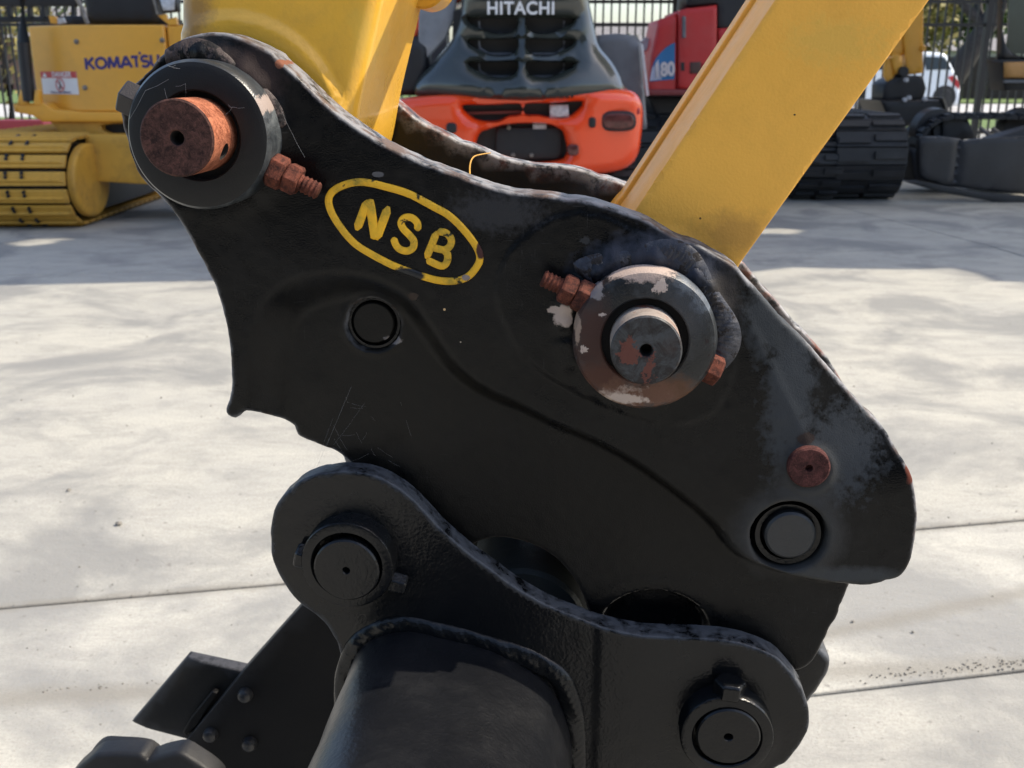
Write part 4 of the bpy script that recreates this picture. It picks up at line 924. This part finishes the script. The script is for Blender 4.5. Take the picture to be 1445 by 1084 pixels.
TW0 = atY(-75, 300, 7.06).x - KO.x; TW1 = atY(104, 300, 7.06).x - KO.x; rk = .30
sm_ = shoe_mesh(TW1 - TW0, .113, M_komd)
track('track', kom, TW0, TW1, 7.0 - KO.y, 0.036, 2.2, rk - .02, sm_, 44, M_komd)
track('track', kom, TW0 + 1.9, TW1 + 1.9, 7.0 - KO.y, 0.036, 2.2, rk - .02, sm_, 44, M_komd)
# idler wheel and its guard on the inner side of the left track
o = relief('idler_guard', kom, [ellipse((0, 0), .32, .255, 40)], 0, .05, M_komd, res=.05, er=.02)
o.rotation_euler = (0, 0, R(90)); o.location = (TW1 + .035, 7.0 - KO.y + .37, .31); 
# ---- orange and graphite machine, centre
hit = tag(empty('orange_excavator', gnd(740, 340)), 'orange and graphite mini excavator seen from behind, HITACHI on its louvred hood', 'excavator'); HO_ = hit.location.copy()
YH = 6.35
def Hp(*a, **k): return plate_at(a[0], hit, HO_, *a[1:], **k)
cwp = [(548, 143), (640, 133), (700, 137), (760, 133), (800, 128), (850, 125), (893, 128), (908, 140), (914, 160), (911, 200), (905, 225), (890, 240), (862, 247), (800, 252), (700, 262), (560, 262), (530, 240), (520, 190), (526, 160)]
def vcurve(P, amp=.16, xc_=None):   # bowed in plan
    xm = (P[:, 0].min() + P[:, 0].max()) / 2; hw = (P[:, 0].max() - P[:, 0].min()) / 2; return -amp * np.abs((P[:, 0] - xm) / hw) ** 2.4
g1 = [(651, 150), (690, 149), (735, 148), (735, 162), (718, 164), (705, 171), (688, 172), (668, 168)]
g2 = [(741, 148), (780, 146), (824, 144), (815, 158), (800, 167), (780, 167), (760, 163), (741, 162)]
g3 = [(674, 228), (675, 192), (695, 182), (725, 176), (770, 176), (790, 183), (797, 192), (797, 225), (735, 232)]
cx0 = atY(720, 180, YH).x - HO_.x; chw = atY(914, 180, YH).x - HO_.x - cx0
pz = atY(720, 155, YH).z - HO_.z; pz2 = atY(720, 200, YH).z - HO_.z
def hcw(P): return -.16 * np.clip(np.abs((P[:, 0] - cx0) / chw), 0, 1.2) ** 2.6 + .02 * sm((P[:, 1] - pz + .03) / .10)
Hp('counterweight', cwp, YH, .5, M_or, er=.075, holes=[g1, g2, g3], res=.035, smooth=50, sharp=(), hfn=hcw, step=.03)
Hp('grill_shade_sheet', [(640, 142), (835, 138), (830, 235), (660, 240)], YH + .17, .02, M_dark, er=0)  # dark sheet stands in for the shaded inside of the counterweight
Hp('cross_bar', [(660, 158), (735, 156), (735, 160), (660, 162)], YH + .12, .03, flat('hose_red', (.14, .02, .012), .5), er=0)
Hp('number_box', [(776, 148), (802, 148), (803, 165), (776, 166)], YH + .09, .05, M_lensc, er=.006)
Hp('tow_plate', [(700, 180), (792, 180), (792, 224), (700, 226)], YH + .12, .03, M_dark, er=.006)
Hp('label_plate', [(752, 176), (771, 176), (771, 182), (752, 182)], YH + .11, .006, M_lensc, er=0)
for x, y, a, b, m, nm in ((873, 171, 22, 11.5, M_lens, 'tail_light'), (836, 173, 5, 7.5, M_dark, 'grommet'), (637, 181, 7.5, 7.5, M_dark, 'grommet'), (899, 157, 4.5, 4.8, M_lensr, 'reflector'), (809, 212, 8, 8, M_lens, 'round_lamp'), (575, 178, 22, 11.5, M_lens, 'tail_light')):
    pp = atY(x, y, YH) - HO_; ys = YH - float(hcw(np.array([[pp.x, pp.z]]))[0])
    if nm == 'reflector': ys += .03
    if a > 9: Hp('lamp_bezel', [(x + (a + 3) * math.copysign(abs(math.cos(t)) ** .6, math.cos(t)), y + (b + 3) * math.copysign(abs(math.sin(t)) ** .7, math.sin(t))) for t in (2 * math.pi * i / 32 for i in range(32))], ys - .030, .10, M_dark, er=.008, sharp=(), step=.01)
    Hp(nm, [(x + a * math.copysign(abs(math.cos(t)) ** .6, math.cos(t)), y + b * math.copysign(abs(math.sin(t)) ** .7, math.sin(t))) for t in (2 * math.pi * i / 32 for i in range(32))], ys - (.038 if a > 9 else .014), .05, m, er=.008, sharp=(), step=.01)
for x, y in ((718, 180), (724, 219), (750, 219)):
    p = atY(x, y, YH + .115) - HO_; bm = bmesh.new(); lathe(bm, p.x, p.z, [(0, p.y - .012), (.012, p.y - .01), (.014, p.y)], 12); finish(bm, 'plate_bolt', M_steel, hit, 50)
hood = [(655, -60), (650, 0), (645, 30), (633, 58), (604, 92), (586, 112), (580, 134), (640, 140), (760, 142), (884, 136), (883, 118), (878, 102), (866, 84), (850, 65), (843, 40), (834, 0), (828, -60)]
def louver(xi, xo, y0, y1):   # inner x, outer x
    s = 1 if xo > xi else -1
    return [(xi, y0), (xi + s * 30, y0), (xo, y0 + 1), (xo - s * 14, y0 + (y1 - y0) * .55), (xo - s * 30, y1 - 2), (xi + s * 20, y1), (xi + s * 4, y1 - 5)]
hs = []
for y0, y1 in ((25, 46), (56, 78), (88, 109)):
    hs += [louver(730, 660, y0, y1), louver(743, 812, y0, y1)]
hz = atY(720, 134, YH).z - HO_.z; hx = atY(738, 60, YH).x - HO_.x
def hhood(P): return -.22 * np.clip(np.abs((P[:, 0] - hx) / .68), 0, 1.2) ** 2.2 + .05 * np.exp(-((P[:, 0] - hx) / .035) ** 2) * .35 + .10 * sm((hz + .35 - P[:, 1]) / .35)
Hp('hood', hood, YH + .05, .6, M_gry, er=.085, holes=hs, res=.03, smooth=50, sharp=(), hfn=hhood, step=.03)
Hp('hood_shade_sheet', [(640, 15), (830, 15), (835, 120), (635, 120)], YH + .22, .03, M_dark, er=0)  # dark sheet behind the louvres stands in for the shaded hood interior
for yy, nm in ((40, 0), (68, 0), (100, 0)):
    tube_obj('inner_pipe', hit, [atY(676, yy - 10, YH + .16) - HO_, atY(677, yy, YH + .16) - HO_, atY(690, yy + 8, YH + .16) - HO_, atY(722, yy + 8, YH + .16) - HO_], .006, M_tank, 8)
    tube_obj('inner_pipe', hit, [atY(796, yy - 10, YH + .16) - HO_, atY(795, yy, YH + .16) - HO_, atY(785, yy + 8, YH + .16) - HO_, atY(750, yy + 8, YH + .16) - HO_], .006, M_tank, 8)
q = atY(735, 12, YH) - HO_; text_obj('lettering', hit, 'HITACHI', .098, Matrix.Translation((q.x, YH - HO_.y + .028, q.z)) @ FACE, M_white, .0022, .012, .98, 1.08)
Hp('cab_corner', [(590, -60), (660, -60), (652, 0), (630, 8), (596, 40), (588, 60), (580, 60)], YH + .32, .5, M_or, er=.03, sharp=())
Hp('cab_window', [(592, -20), (648, -20), (640, 28), (628, 55), (600, 85), (590, 60)], YH + .27, .04, flat('window_grey', (.22, .23, .25), .15, var=.4, scale=3), er=.01)
Hp('fender', [(566, 55), (590, 50), (602, 60), (604, 92), (590, 135), (560, 135)], YH + .25, .3, M_dark, er=.04)
Hp('side_tank', [(838, 50), (870, 47), (898, 50), (905, 58), (914, 182), (880, 190), (850, 186)], YH + .55, .6, M_tank, er=.03)
Hp('tank_trim', [(904, 62), (907.5, 62), (916, 135), (912.5, 136)], YH + .50, .03, flat('trim_light', (.6, .6, .62), .4), er=0)
Hp('undercarriage', [(600, 245), (880, 245), (880, 300), (600, 300)], YH + .5, .9, M_dark, er=.02)
rshoe = shoe_mesh(.36, .085, M_rub, 'rubber')
xh0 = atY(560, 300, YH).x - HO_.x
track('track', hit, xh0, xh0 + .36, YH + .35 - HO_.y, .03, 1.9, .24, rshoe, 44, M_rub)
track('track', hit, xh0 + 1.16, xh0 + 1.52, YH + .35 - HO_.y, .03, 1.9, .24, rshoe, 44, M_rub)
# ---- red machine
red = tag(empty('red_excavator', gnd(1010, 240)), 'faded red excavator with blue numbered sticker parked behind the orange machine', 'excavator'); RO = red.location.copy(); YR = 8.6
def Rp(*a, **k): return plate_at(a[0], red, RO, *a[1:], **k)
Rp('side_door', [(958, 15), (968, 12), (1012, 7), (1012, 126), (957, 126)], YR, .8, M_red, er=.02)
Rp('corner_panel', [(929, 28), (957, 18), (956, 133), (913, 134), (918, 80)], YR + .03, .6, M_red, er=.03)
Rp('rear_side', [(1014, 40), (1120, 38), (1120, 126), (1014, 126)], YR + .01, .8, M_red, er=.02)
Rp('sill', [(912, 126), (1120, 127), (1120, 134), (913, 135)], YR - .01, .5, paint('dull_red', (.22, .03, .03), .5, scale=.1), er=.01)
Rp('tool_box', [(904, 66), (925, 58), (925, 124), (912, 126)], YR + .5, .4, M_red, er=.02)
Rp('door_handle', [(963, 23), (968, 23), (968, 53), (963, 54)], YR - .015, .02, M_tank, er=.003)
Rp('sticker', [(952.5, 60), (952, 112), (917, 115), (920, 97), (926, 82), (940, 67)], YR + .022, .006, M_sblue, er=0, sharp=(0, 1, 2))
Rp('sticker_fade', [(929, 84), (934, 112), (917, 114), (920, 97)], YR + .0205, .003, flat('sticker_pale', (.45, .45, .55), .5), er=0)
q = atY(937.5, 99, YR) - RO; text_obj('lettering', red, '180', .145, Matrix.Translation((q.x, YR - RO.y + .014, q.z)) @ Matrix.Rotation(R(-4), 4, 'Y') @ FACE, flat('number_pale', (.62, .55, .55), .5), .006, .004, .78)
Rp('grille', [(974, 88), (989, 87), (989, 104), (974, 104)], YR - .01, .02, flat('grille_brown', (.10, .05, .04), .7), er=.003); Rp('side_marker', [(990, 90), (997, 90), (997, 101), (990, 101)], YR - .012, .02, M_lensr, er=.004)
Rp('vent_slot', [(961, 88), (966, 88), (966, 100), (961, 100)], YR - .008, .02, M_dark, er=.002)
Rp('guard_plate', [(975, -60), (1130, -60), (1130, 38), (1012, 44), (1012, 6), (968, 10)], YR + .08, .5, M_dark, er=.02)
Rp('hood_top', [(968, -20), (1010, -20), (1010, 4), (968, 12)], YR + .3, .3, M_tank, er=.01)
Rp('mirror', [(903, 60), (912, 52), (920, 58), (917, 70), (906, 72)], YR + .35, .05, M_lensc, er=.01)
Rp('undercarriage', [(913, 136), (1120, 136), (1120, 175), (930, 175)], YR + .3, .8, M_dark, er=.02)
xr0 = atY(925, 200, YR).x - RO.x
track('track', red, xr0 - .1, xr0 + .28, YR + .0 - RO.y, .03, 2.2, .27, rshoe, 48, M_rub); track('track', red, xr0 + 1.2, xr0 + 1.56, YR + .0 - RO.y, .03, 2.2, .27, rshoe, 48, M_rub)
box_obj('canopy', red, (xr0 - .1, .8, 2.0), (xr0 + 1.4, 2.2, 2.1), M_dark, .04)
# ---- dark tracked machine with yellow boom end, right
dk = tag(empty('track_carrier', gnd(1160, 285)), 'black wide tracked undercarriage, its rounded rubber track end facing the camera', 'excavator'); DO = dk.location.copy()
x0 = atY(1172, 260, 8.7).x - DO.x; x1 = atY(1270, 260, 8.7).x - DO.x
wide = shoe_mesh(x1 - x0, .13, M_rub, 'rubber')
track('track', dk, x0, x1, 8.6 - DO.y, .03, 2.4, .325, wide, 40, M_rub); track('track', dk, x0 - 1.75, x1 - 1.75, 8.6 - DO.y, .03, 2.4, .325, wide, 40, M_rub)
plate_at('frame', dk, DO, [(1000, 165), (1165, 165), (1165, 262), (1000, 262)], 9.0, 1.4, M_dark, .02)
for x, y in ((1172, 213), (1160, 250)):
    p = atY(x, y, 8.98) - DO; bm = bmesh.new(); lathe(bm, p.x, p.z, [(0, p.y - .03), (.015, p.y - .03), (.02, p.y)], 12); finish(bm, 'frame_bolt', M_steel, dk, 50)
bo = tag(empty('yellow_boom', gnd(1290, 262)), 'upright yellow digger arm with black bucket curled at its foot before the white car', 'digger arm'); BO = bo.location.copy(); YB = 10.6
def Bp(*a, **k): return plate_at(a[0], bo, BO, *a[1:], **k)
Bp('boom_box', [(1276, -60), (1304, -60), (1302.5, 103), (1281, 106), (1276, 60)], YB, .2, M_kom, er=.01)
Bp('boom_side', [(1240, -40), (1275.5, -60), (1275.5, 58), (1278, 75), (1262, 84), (1248, 70), (1240, 60)], YB + .03, .15, M_kom, er=.02)
Bp('link_arm', [(1249, 84), (1258, 82), (1264, 104), (1256, 120), (1248, 108)], YB - .03, .05, M_kom, er=.005); Bp('link_arm', [(1262, 75), (1274, 80), (1272, 98), (1264, 105), (1258, 84)], YB - .06, .03, M_kom, er=.005)
p = atY(1275, 101, YB - .08) - BO; bm = bmesh.new(); lathe(bm, p.x, p.z, [(0, p.y - .02), (.045, p.y - .02), (.05, p.y), (.05, p.y + .2)], 20); finish(bm, 'pivot', M_dark, bo, 40)
p = atY(1303, 68, YB - .02) - BO; bm = bmesh.new(); lathe(bm, p.x, p.z, [(0, p.y - .02), (.022, p.y - .02), (.03, p.y), (.03, p.y + .2)], 16); finish(bm, 'side_boss', M_kom, bo, 40)
Bp('hitch_block', [(1247, 120), (1256, 112), (1272, 106), (1303, 107), (1308, 125), (1302, 143), (1246, 143)], YB - .04, .35, M_dark, er=.02)
Bp('bucket_body', [(1243, 142), (1330, 141), (1337, 156), (1318, 158), (1290, 175), (1268, 184), (1254, 168)], YB - .12, .7, M_dark, er=.02)
Bp('bucket_edge', [(1330, 138), (1333, 138), (1339, 156), (1336, 157)], YB - .15, .5, M_steel, er=0)
for x, y in ((1277, 141), (1283, 138), (1305, 140), (1279, 113)):
    p = atY(x, y, YB - .14) - BO; bm = bmesh.new(); lathe(bm, p.x, p.z, [(0, p.y - .02), (.02, p.y - .015), (.022, p.y + .02)], 12); finish(bm, 'worn_bolt', M_lensc, bo, 50)
# ---- far right machine with dozer blade
gm = tag(empty('dozer_excavator', gnd(1400, 290)), 'black tracked machine at the right edge with dozer blade, cab and amber panel', 'excavator'); GO = gm.location.copy(); YG = 8.75
def Gp(*a, **k): return plate_at(a[0], gm, GO, *a[1:], **k)
M_blade = flat('blade_grey', (.015, .016, .019), .5, var=.35, scale=5, bmp=.3)
Gp('blade', [(1297, 200), (1300, 194), (1330, 193), (1357, 196), (1361, 199), (1385, 196), (1560, 185), (1560, 282), (1450, 275), (1380, 268), (1330, 262), (1300, 252), (1297, 230)], YG - .1, .06, M_blade, er=.02, hfn=lambda P: .02 * vnoise(P, 6, 31) - .03 * np.exp(-((P[:, 0] - P[:, 0].min() - .34) / .02) ** 2), res=.04)
Gp('blade_lip', [(1275, 256), (1300, 256), (1380, 271), (1560, 288), (1560, 304), (1445, 292), (1330, 272)], YG - .14, .1, M_rub, er=.008)
Gp('blade_arm', [(1400, 196), (1560, 150), (1560, 200), (1420, 215)], YG + .0, .2, M_dark, er=.02)
gsh = shoe_mesh(.42, .10, M_rub, 'rubber')
def track_x(name, parent, y0, y1, xs, zb, L, r, me, n):
    e = track(name, parent, y0, y1, xs, zb, L, r, me, n, M_rub); e.rotation_euler = (0, 0, R(-90)); return e
e = empty('track_pair', (0, 0, 0), 0, gm)
tx0 = atY(1283, 160, 9.6).x - GO.x; ztop = atY(1330, 157, 9.6).z
e = track('track', gm, 9.3 - GO.y, 9.7 - GO.y, tx0, ztop - .62, 2.6, .29, gsh, 52, M_rub, belt=False)
# lay the track along x: swap axes by rotating about z and mirroring
e.rotation_euler = (0, 0, R(-90)); e.location = (0, 2 * 0, 0)
M_rot = Matrix.Rotation(R(-90), 4, 'Z')
# after the turn local (x, y) -> (y, -x); shift so the roll sits at the wanted place
e.location = (tx0 - (tx0), (9.5 - GO.y) + (9.5 - GO.y), 0)
for xx in (1318, 1440, 1520):
    p = atY(xx, 184, 9.5) - GO; bm = bmesh.new(); lathe(bm, p.x, p.z, [(0, p.y - .12), (.05, p.y - .12), (.06, p.y - .08), (.19, p.y - .07), (.20, p.y + .07), (0, p.y + .08)], 28); finish(bm, 'track_wheel', M_dark, gm, 40)
Gp('lower_frame', [(1330, 166), (1366, 168), (1378, 196), (1330, 200)], 9.35, .25, M_dark, er=.01)
Gp('track_link_bar', [(1285, 210), (1300, 210), (1300, 258), (1290, 258)], 9.3, .3, M_dark, er=.01)
for a, b in (((1383, 180), (1402, 194)), ((1400, 181), (1420, 192))):
    tube_obj('hydraulic_hose', gm, [atY(*a, 9.2) - GO, atY((a[0] + b[0]) / 2 + 1, (a[1] + b[1]) / 2 + 2, 9.15) - GO, atY(*b, 9.1) - GO], .018, M_steel, 8)
Gp('cab', [(1417, -60), (1560, -60), (1560, 84), (1414, 84)], 9.9, .12, M_dark, er=.03, holes=[[(1427, -20), (1500, -20), (1500, 70), (1425, 70)]])
Gp('cab_glass', [(1424, -50), (1540, -50), (1540, 76), (1422, 76)], 9.96, .02, M_glass, er=0)
Gp('skirt', [(1412, 84), (1560, 84), (1560, 128), (1418, 128)], 9.88, .3, M_dark, er=.01)
Gp('amber_panel', [(1419, 88), (1560, 85), (1560, 112), (1419, 110)], 9.84, .04, M_amber, er=.015)
Gp('step_rail', [(1419, 113), (1560, 113), (1560, 117), (1419, 117)], 9.82, .05, M_tank, er=0)
# small red barrier foot and grey tuft behind the left machine
box_o = plate_at('road_barrier', None, Vector((0, 0, 0)), [(-10, 170), (58, 170), (70, 184), (72, 200), (-10, 200)], 9.6, .25, M_redp, .01)
tag(box_o, 'red and orange plastic barrier end on the ground behind the yellow machine', 'barrier')

# ================================================================== FENCE
YF = 14.0; M_fence = flat('fence_black', (.010, .010, .012), .5)
fence = tag(empty('picket_fence', (0, YF, 0)), 'tall black steel picket fence closing the yard behind the machines', 'fence')
x0, x1 = -8.8, 9.2; z1, z2 = 1.90, 1.62
bm = bmesh.new(); box(bm, (-.011, -.011, 0), (.011, .011, 1.98)); o = finish(bm, 'bar', M_fence, fence, 0, loc=(x0, 0, .06)); barme = o.data
n = int((x1 - x0) / .105)
for i in range(1, n):
    b = o.copy(); COL.objects.link(b); b.location = (x0 + i * .105, 0, .06); b.parent = fence
for z in (1.88, 1.60, .25): box_obj('rail', fence, (x0, -.02, z), (x1, .02, z + .04), M_fence)
for x in (-8.8, -5.4, -2.9, -.4, 2.1, 4.6, atY(1390, 60, YF).x, 9.1): box_obj('post', fence, (x - .035, -.05, -.04), (x + .035, .03, 2.25), M_fence)
# ================================================================== WHITE CAR beyond the fence
YC = 30.5
car = tag(empty('parked_car', (atY(1290, 150, YC).x, YC, -.02)), 'white family car parked in the street beyond the black fence, tail to the right', 'car'); CO = car.location.copy()
M_car = flat('white_car_paint', (.72, .76, .80), .25, var=.02); M_cg = flat('car_glass', (.03, .05, .07), .08)
cs_ = [(1160, 118), (1166, 104), (1195, 99), (1216, 80), (1232, 75), (1300, 73), (1333, 75), (1339, 82), (1347, 98), (1352, 108), (1357, 128), (1356, 146), (1345, 150), (1165, 150), (1160, 140)]
plate_at('body', car, CO, cs_, YC, 1.7, M_car, .12, sharp=(), res=.15, step=.08)
plate_at('side_window', car, CO, [(1212, 98), (1228, 83), (1262, 81), (1262, 99)], YC - .01, .03, M_cg, .0)
plate_at('side_window', car, CO, [(1265, 99), (1265, 81), (1300, 80), (1303, 99)], YC - .01, .03, M_cg, .0)
plate_at('rear_window', car, CO, [(1307, 99), (1304, 80), (1333, 81), (1343, 98)], YC - .013, .03, M_cg, .0)
plate_at('tail_light', car, CO, [(1338, 109), (1347, 106), (1353, 116), (1354, 126), (1347, 120)], YC - .03, .2, M_lensr, .0)
for x in (1332, 1186):
    p = atY(x, 141, YC) - CO; bm = bmesh.new(); lathe(bm, p.x, .34, [(0, p.y - .06), (.20, p.y - .05), (.22, p.y - .03), (.31, p.y - .03), (.34, p.y), (.34, p.y + .2)], 28); finish(bm, 'wheel', M_dark, car, 40)
# ================================================================== HOUSES and far fence
M_tile = flat('roof_tile_grey', (.20, .19, .19), .8, var=.2, scale=3); M_wall = flat('house_render', (.42, .40, .40), .85); M_brick = flat('house_brick', (.25, .13, .10), .9, var=.25, scale=5); M_pane = flat('window_pane', (.05, .06, .08), .1)
def house(xpx, w_, Y, wall, label, hh=2.6, rh=1.7):
    c = atY(xpx, 100, Y); h = tag(empty('house', (c.x, Y, 0.02)), label, 'house')
    bm = bmesh.new(); box(bm, (-w_ / 2, 0, 0), (w_ / 2, 8, hh)); finish(bm, 'wall', wall, h, 0)
    bm = bmesh.new(); e_ = .5
    P = [bm.verts.new(v) for v in ((-w_ / 2 - e_, -e_, hh), (w_ / 2 + e_, -e_, hh), (w_ / 2 + e_, 8.5, hh), (-w_ / 2 - e_, 8.5, hh), (-w_ / 4, 4, hh + rh), (w_ / 4, 4, hh + rh))]
    for f in ((0, 1, 5, 4), (1, 2, 5), (2, 3, 4, 5), (3, 0, 4), (0, 3, 2, 1)): bm.faces.new([P[i] for i in f])
    finish(bm, 'roof', M_tile, h, 0)
    for k in (-.28, .22):
        fr = box_obj('window', h, (w_ * k - .8, -.05, .9), (w_ * k + .8, .02, 2.1), M_white); box_obj('pane', fr, (w_ * k - .72, -.07, .98), (w_ * k + .72, -.052, 2.02), M_pane)
    return h
house(1355, 13, 88, M_wall, 'pale rendered house with grey hip roof across the street behind the white car')
house(1445, 15, 100, M_brick, 'brick house with grey roof at the right edge across the street', 3.0, 1.8)
house(900, 14, 70, M_wall, 'distant pale house glimpsed above the orange machine through the fence', 2.6, 1.6)
house(20, 13, 60, M_brick, 'distant brick house glimpsed through the fence at the far left', 2.8, 1.8)
bf = tag(empty('timber_fence', (22, 41, 0)), 'dark brown paling fence along the far side of the street', 'fence'); M_pal = flat('paling_dark', (.035, .026, .024), .9, var=.4, scale=4)
pm = None
for i in range(60):
    if pm is None: o = box_obj('paling', bf, (-.14, -.02, 0), (.14, .02, 1.55), M_pal); pm = o
    else: o = pm.copy(); COL.objects.link(o); o.parent = bf
    o.location = (-9 + i * .3, 0, 0.02)
# ================================================================== TREES
M_bark = flat('bark_dark', (.030, .026, .024), .9, var=.4, scale=6)
def leaf_mat(n, c): 
    m = flat(n, c, .7, var=.45, scale=1.2); return m
M_l1 = leaf_mat('leaf_olive', (.11, .12, .03)); M_l2 = leaf_mat('leaf_green', (.055, .09, .022)); M_l3 = leaf_mat('leaf_yellow', (.20, .17, .045))
def tree(loc, hgt, cr, leaf, label, nleaf=2600, trunk_r=.18, lean=(0, 0), crown_z=.62, size=.16, branches=7):
    t = tag(empty('tree', loc), label, 'tree'); bm = bmesh.new(); top = Vector((lean[0], lean[1], hgt * .7))
    tube(bm, [Vector((0, 0, -.05)), top * .4 + Vector((.1, 0, 0)), top], [trunk_r, trunk_r * .75, trunk_r * .3], 10)
    tips = []
    for i in range(branches):
        a = random.uniform(0, 6.28); s = top * random.uniform(.3, .9); e_ = s + Vector((math.cos(a) * cr * .8, math.sin(a) * cr * .8, random.uniform(.1, .45) * hgt)); m_ = (s + e_) / 2 + Vector((0, 0, -.2))
        tube(bm, [s, m_, e_], [trunk_r * .45, trunk_r * .3, trunk_r * .08], 7); tips += [e_, m_]
    finish(bm, 'trunk', M_bark, t, 60)
    bm = bmesh.new(); cl_ = [Vector(p) for p in tips] + [Vector((random.gauss(0, cr * .45), random.gauss(0, cr * .45), hgt * crown_z + random.gauss(0, hgt * .14))) for _ in range(9)]
    for i in range(nleaf):
        c = random.choice(cl_); p = c + Vector((random.gauss(0, cr * .24), random.gauss(0, cr * .24), random.gauss(0, cr * .2)))
        s = size * random.uniform(.5, 1.3); a = Vector((random.gauss(0, 1), random.gauss(0, 1), random.gauss(0, 1))).normalized(); b = a.orthogonal().normalized(); c2 = a.cross(b)
        v = [bm.verts.new(p + b * s * x + c2 * s * y * .6) for x, y in ((-1, 0), (0, -1), (1, 0), (0, 1))]; bm.faces.new(v)
    finish(bm, 'crown', leaf, t, 0, recalc=False); return t
p = atY(1322, 148, 37); tree((p.x, 37, 0), 9.5, 3.0, M_l1, 'dark leaning street tree with forked trunk behind the fence at right', 400, .42, (3.4, 0), .8, .14, 9)
p = atY(1350, 148, 45); tree((p.x, 52, 0), 7.5, 3.2, M_l3, 'yellowish leafy tree beyond the pale house roof', 3000, .2, (0, 0), .6, .22)
p = atY(1290, 148, 60); tree((p.x, 66, 0), 9, 4, M_l1, 'tall olive tree far behind the white car', 3000, .25, (0, 0), .6, .26)
p = atY(1430, 148, 60); tree((p.x + 3, 74, 0), 8, 4, M_l2, 'dark green tree far behind the brick house', 2600, .25, (0, 0), .6, .26)
for i, (x, Y, h_, m_, lb) in enumerate(((8, 17.5, 3.0, M_l3, 'yellow green shrub tree behind the fence at the far left edge'), (75, 22, 3.6, M_l2, 'green bushy tree behind the fence above the yellow machine'), (-25, 20, 4.2, M_l1, 'olive tree behind the left end of the fence'),
                                      (892, 30, 1.5, M_l2, 'low green bush behind the fence between orange and red machines'), (918, 34, 2.0, M_l2, 'dark bush behind the fence beside the red machine'), (690, 34, 2.8, M_l1, 'far bush behind the fence hidden by the graphite hood'))):
    p = atY(x, 140, Y); tree((p.x, Y, 0), h_, h_ * .42, m_, lb, 700, .08, (0, 0), .55, .07)
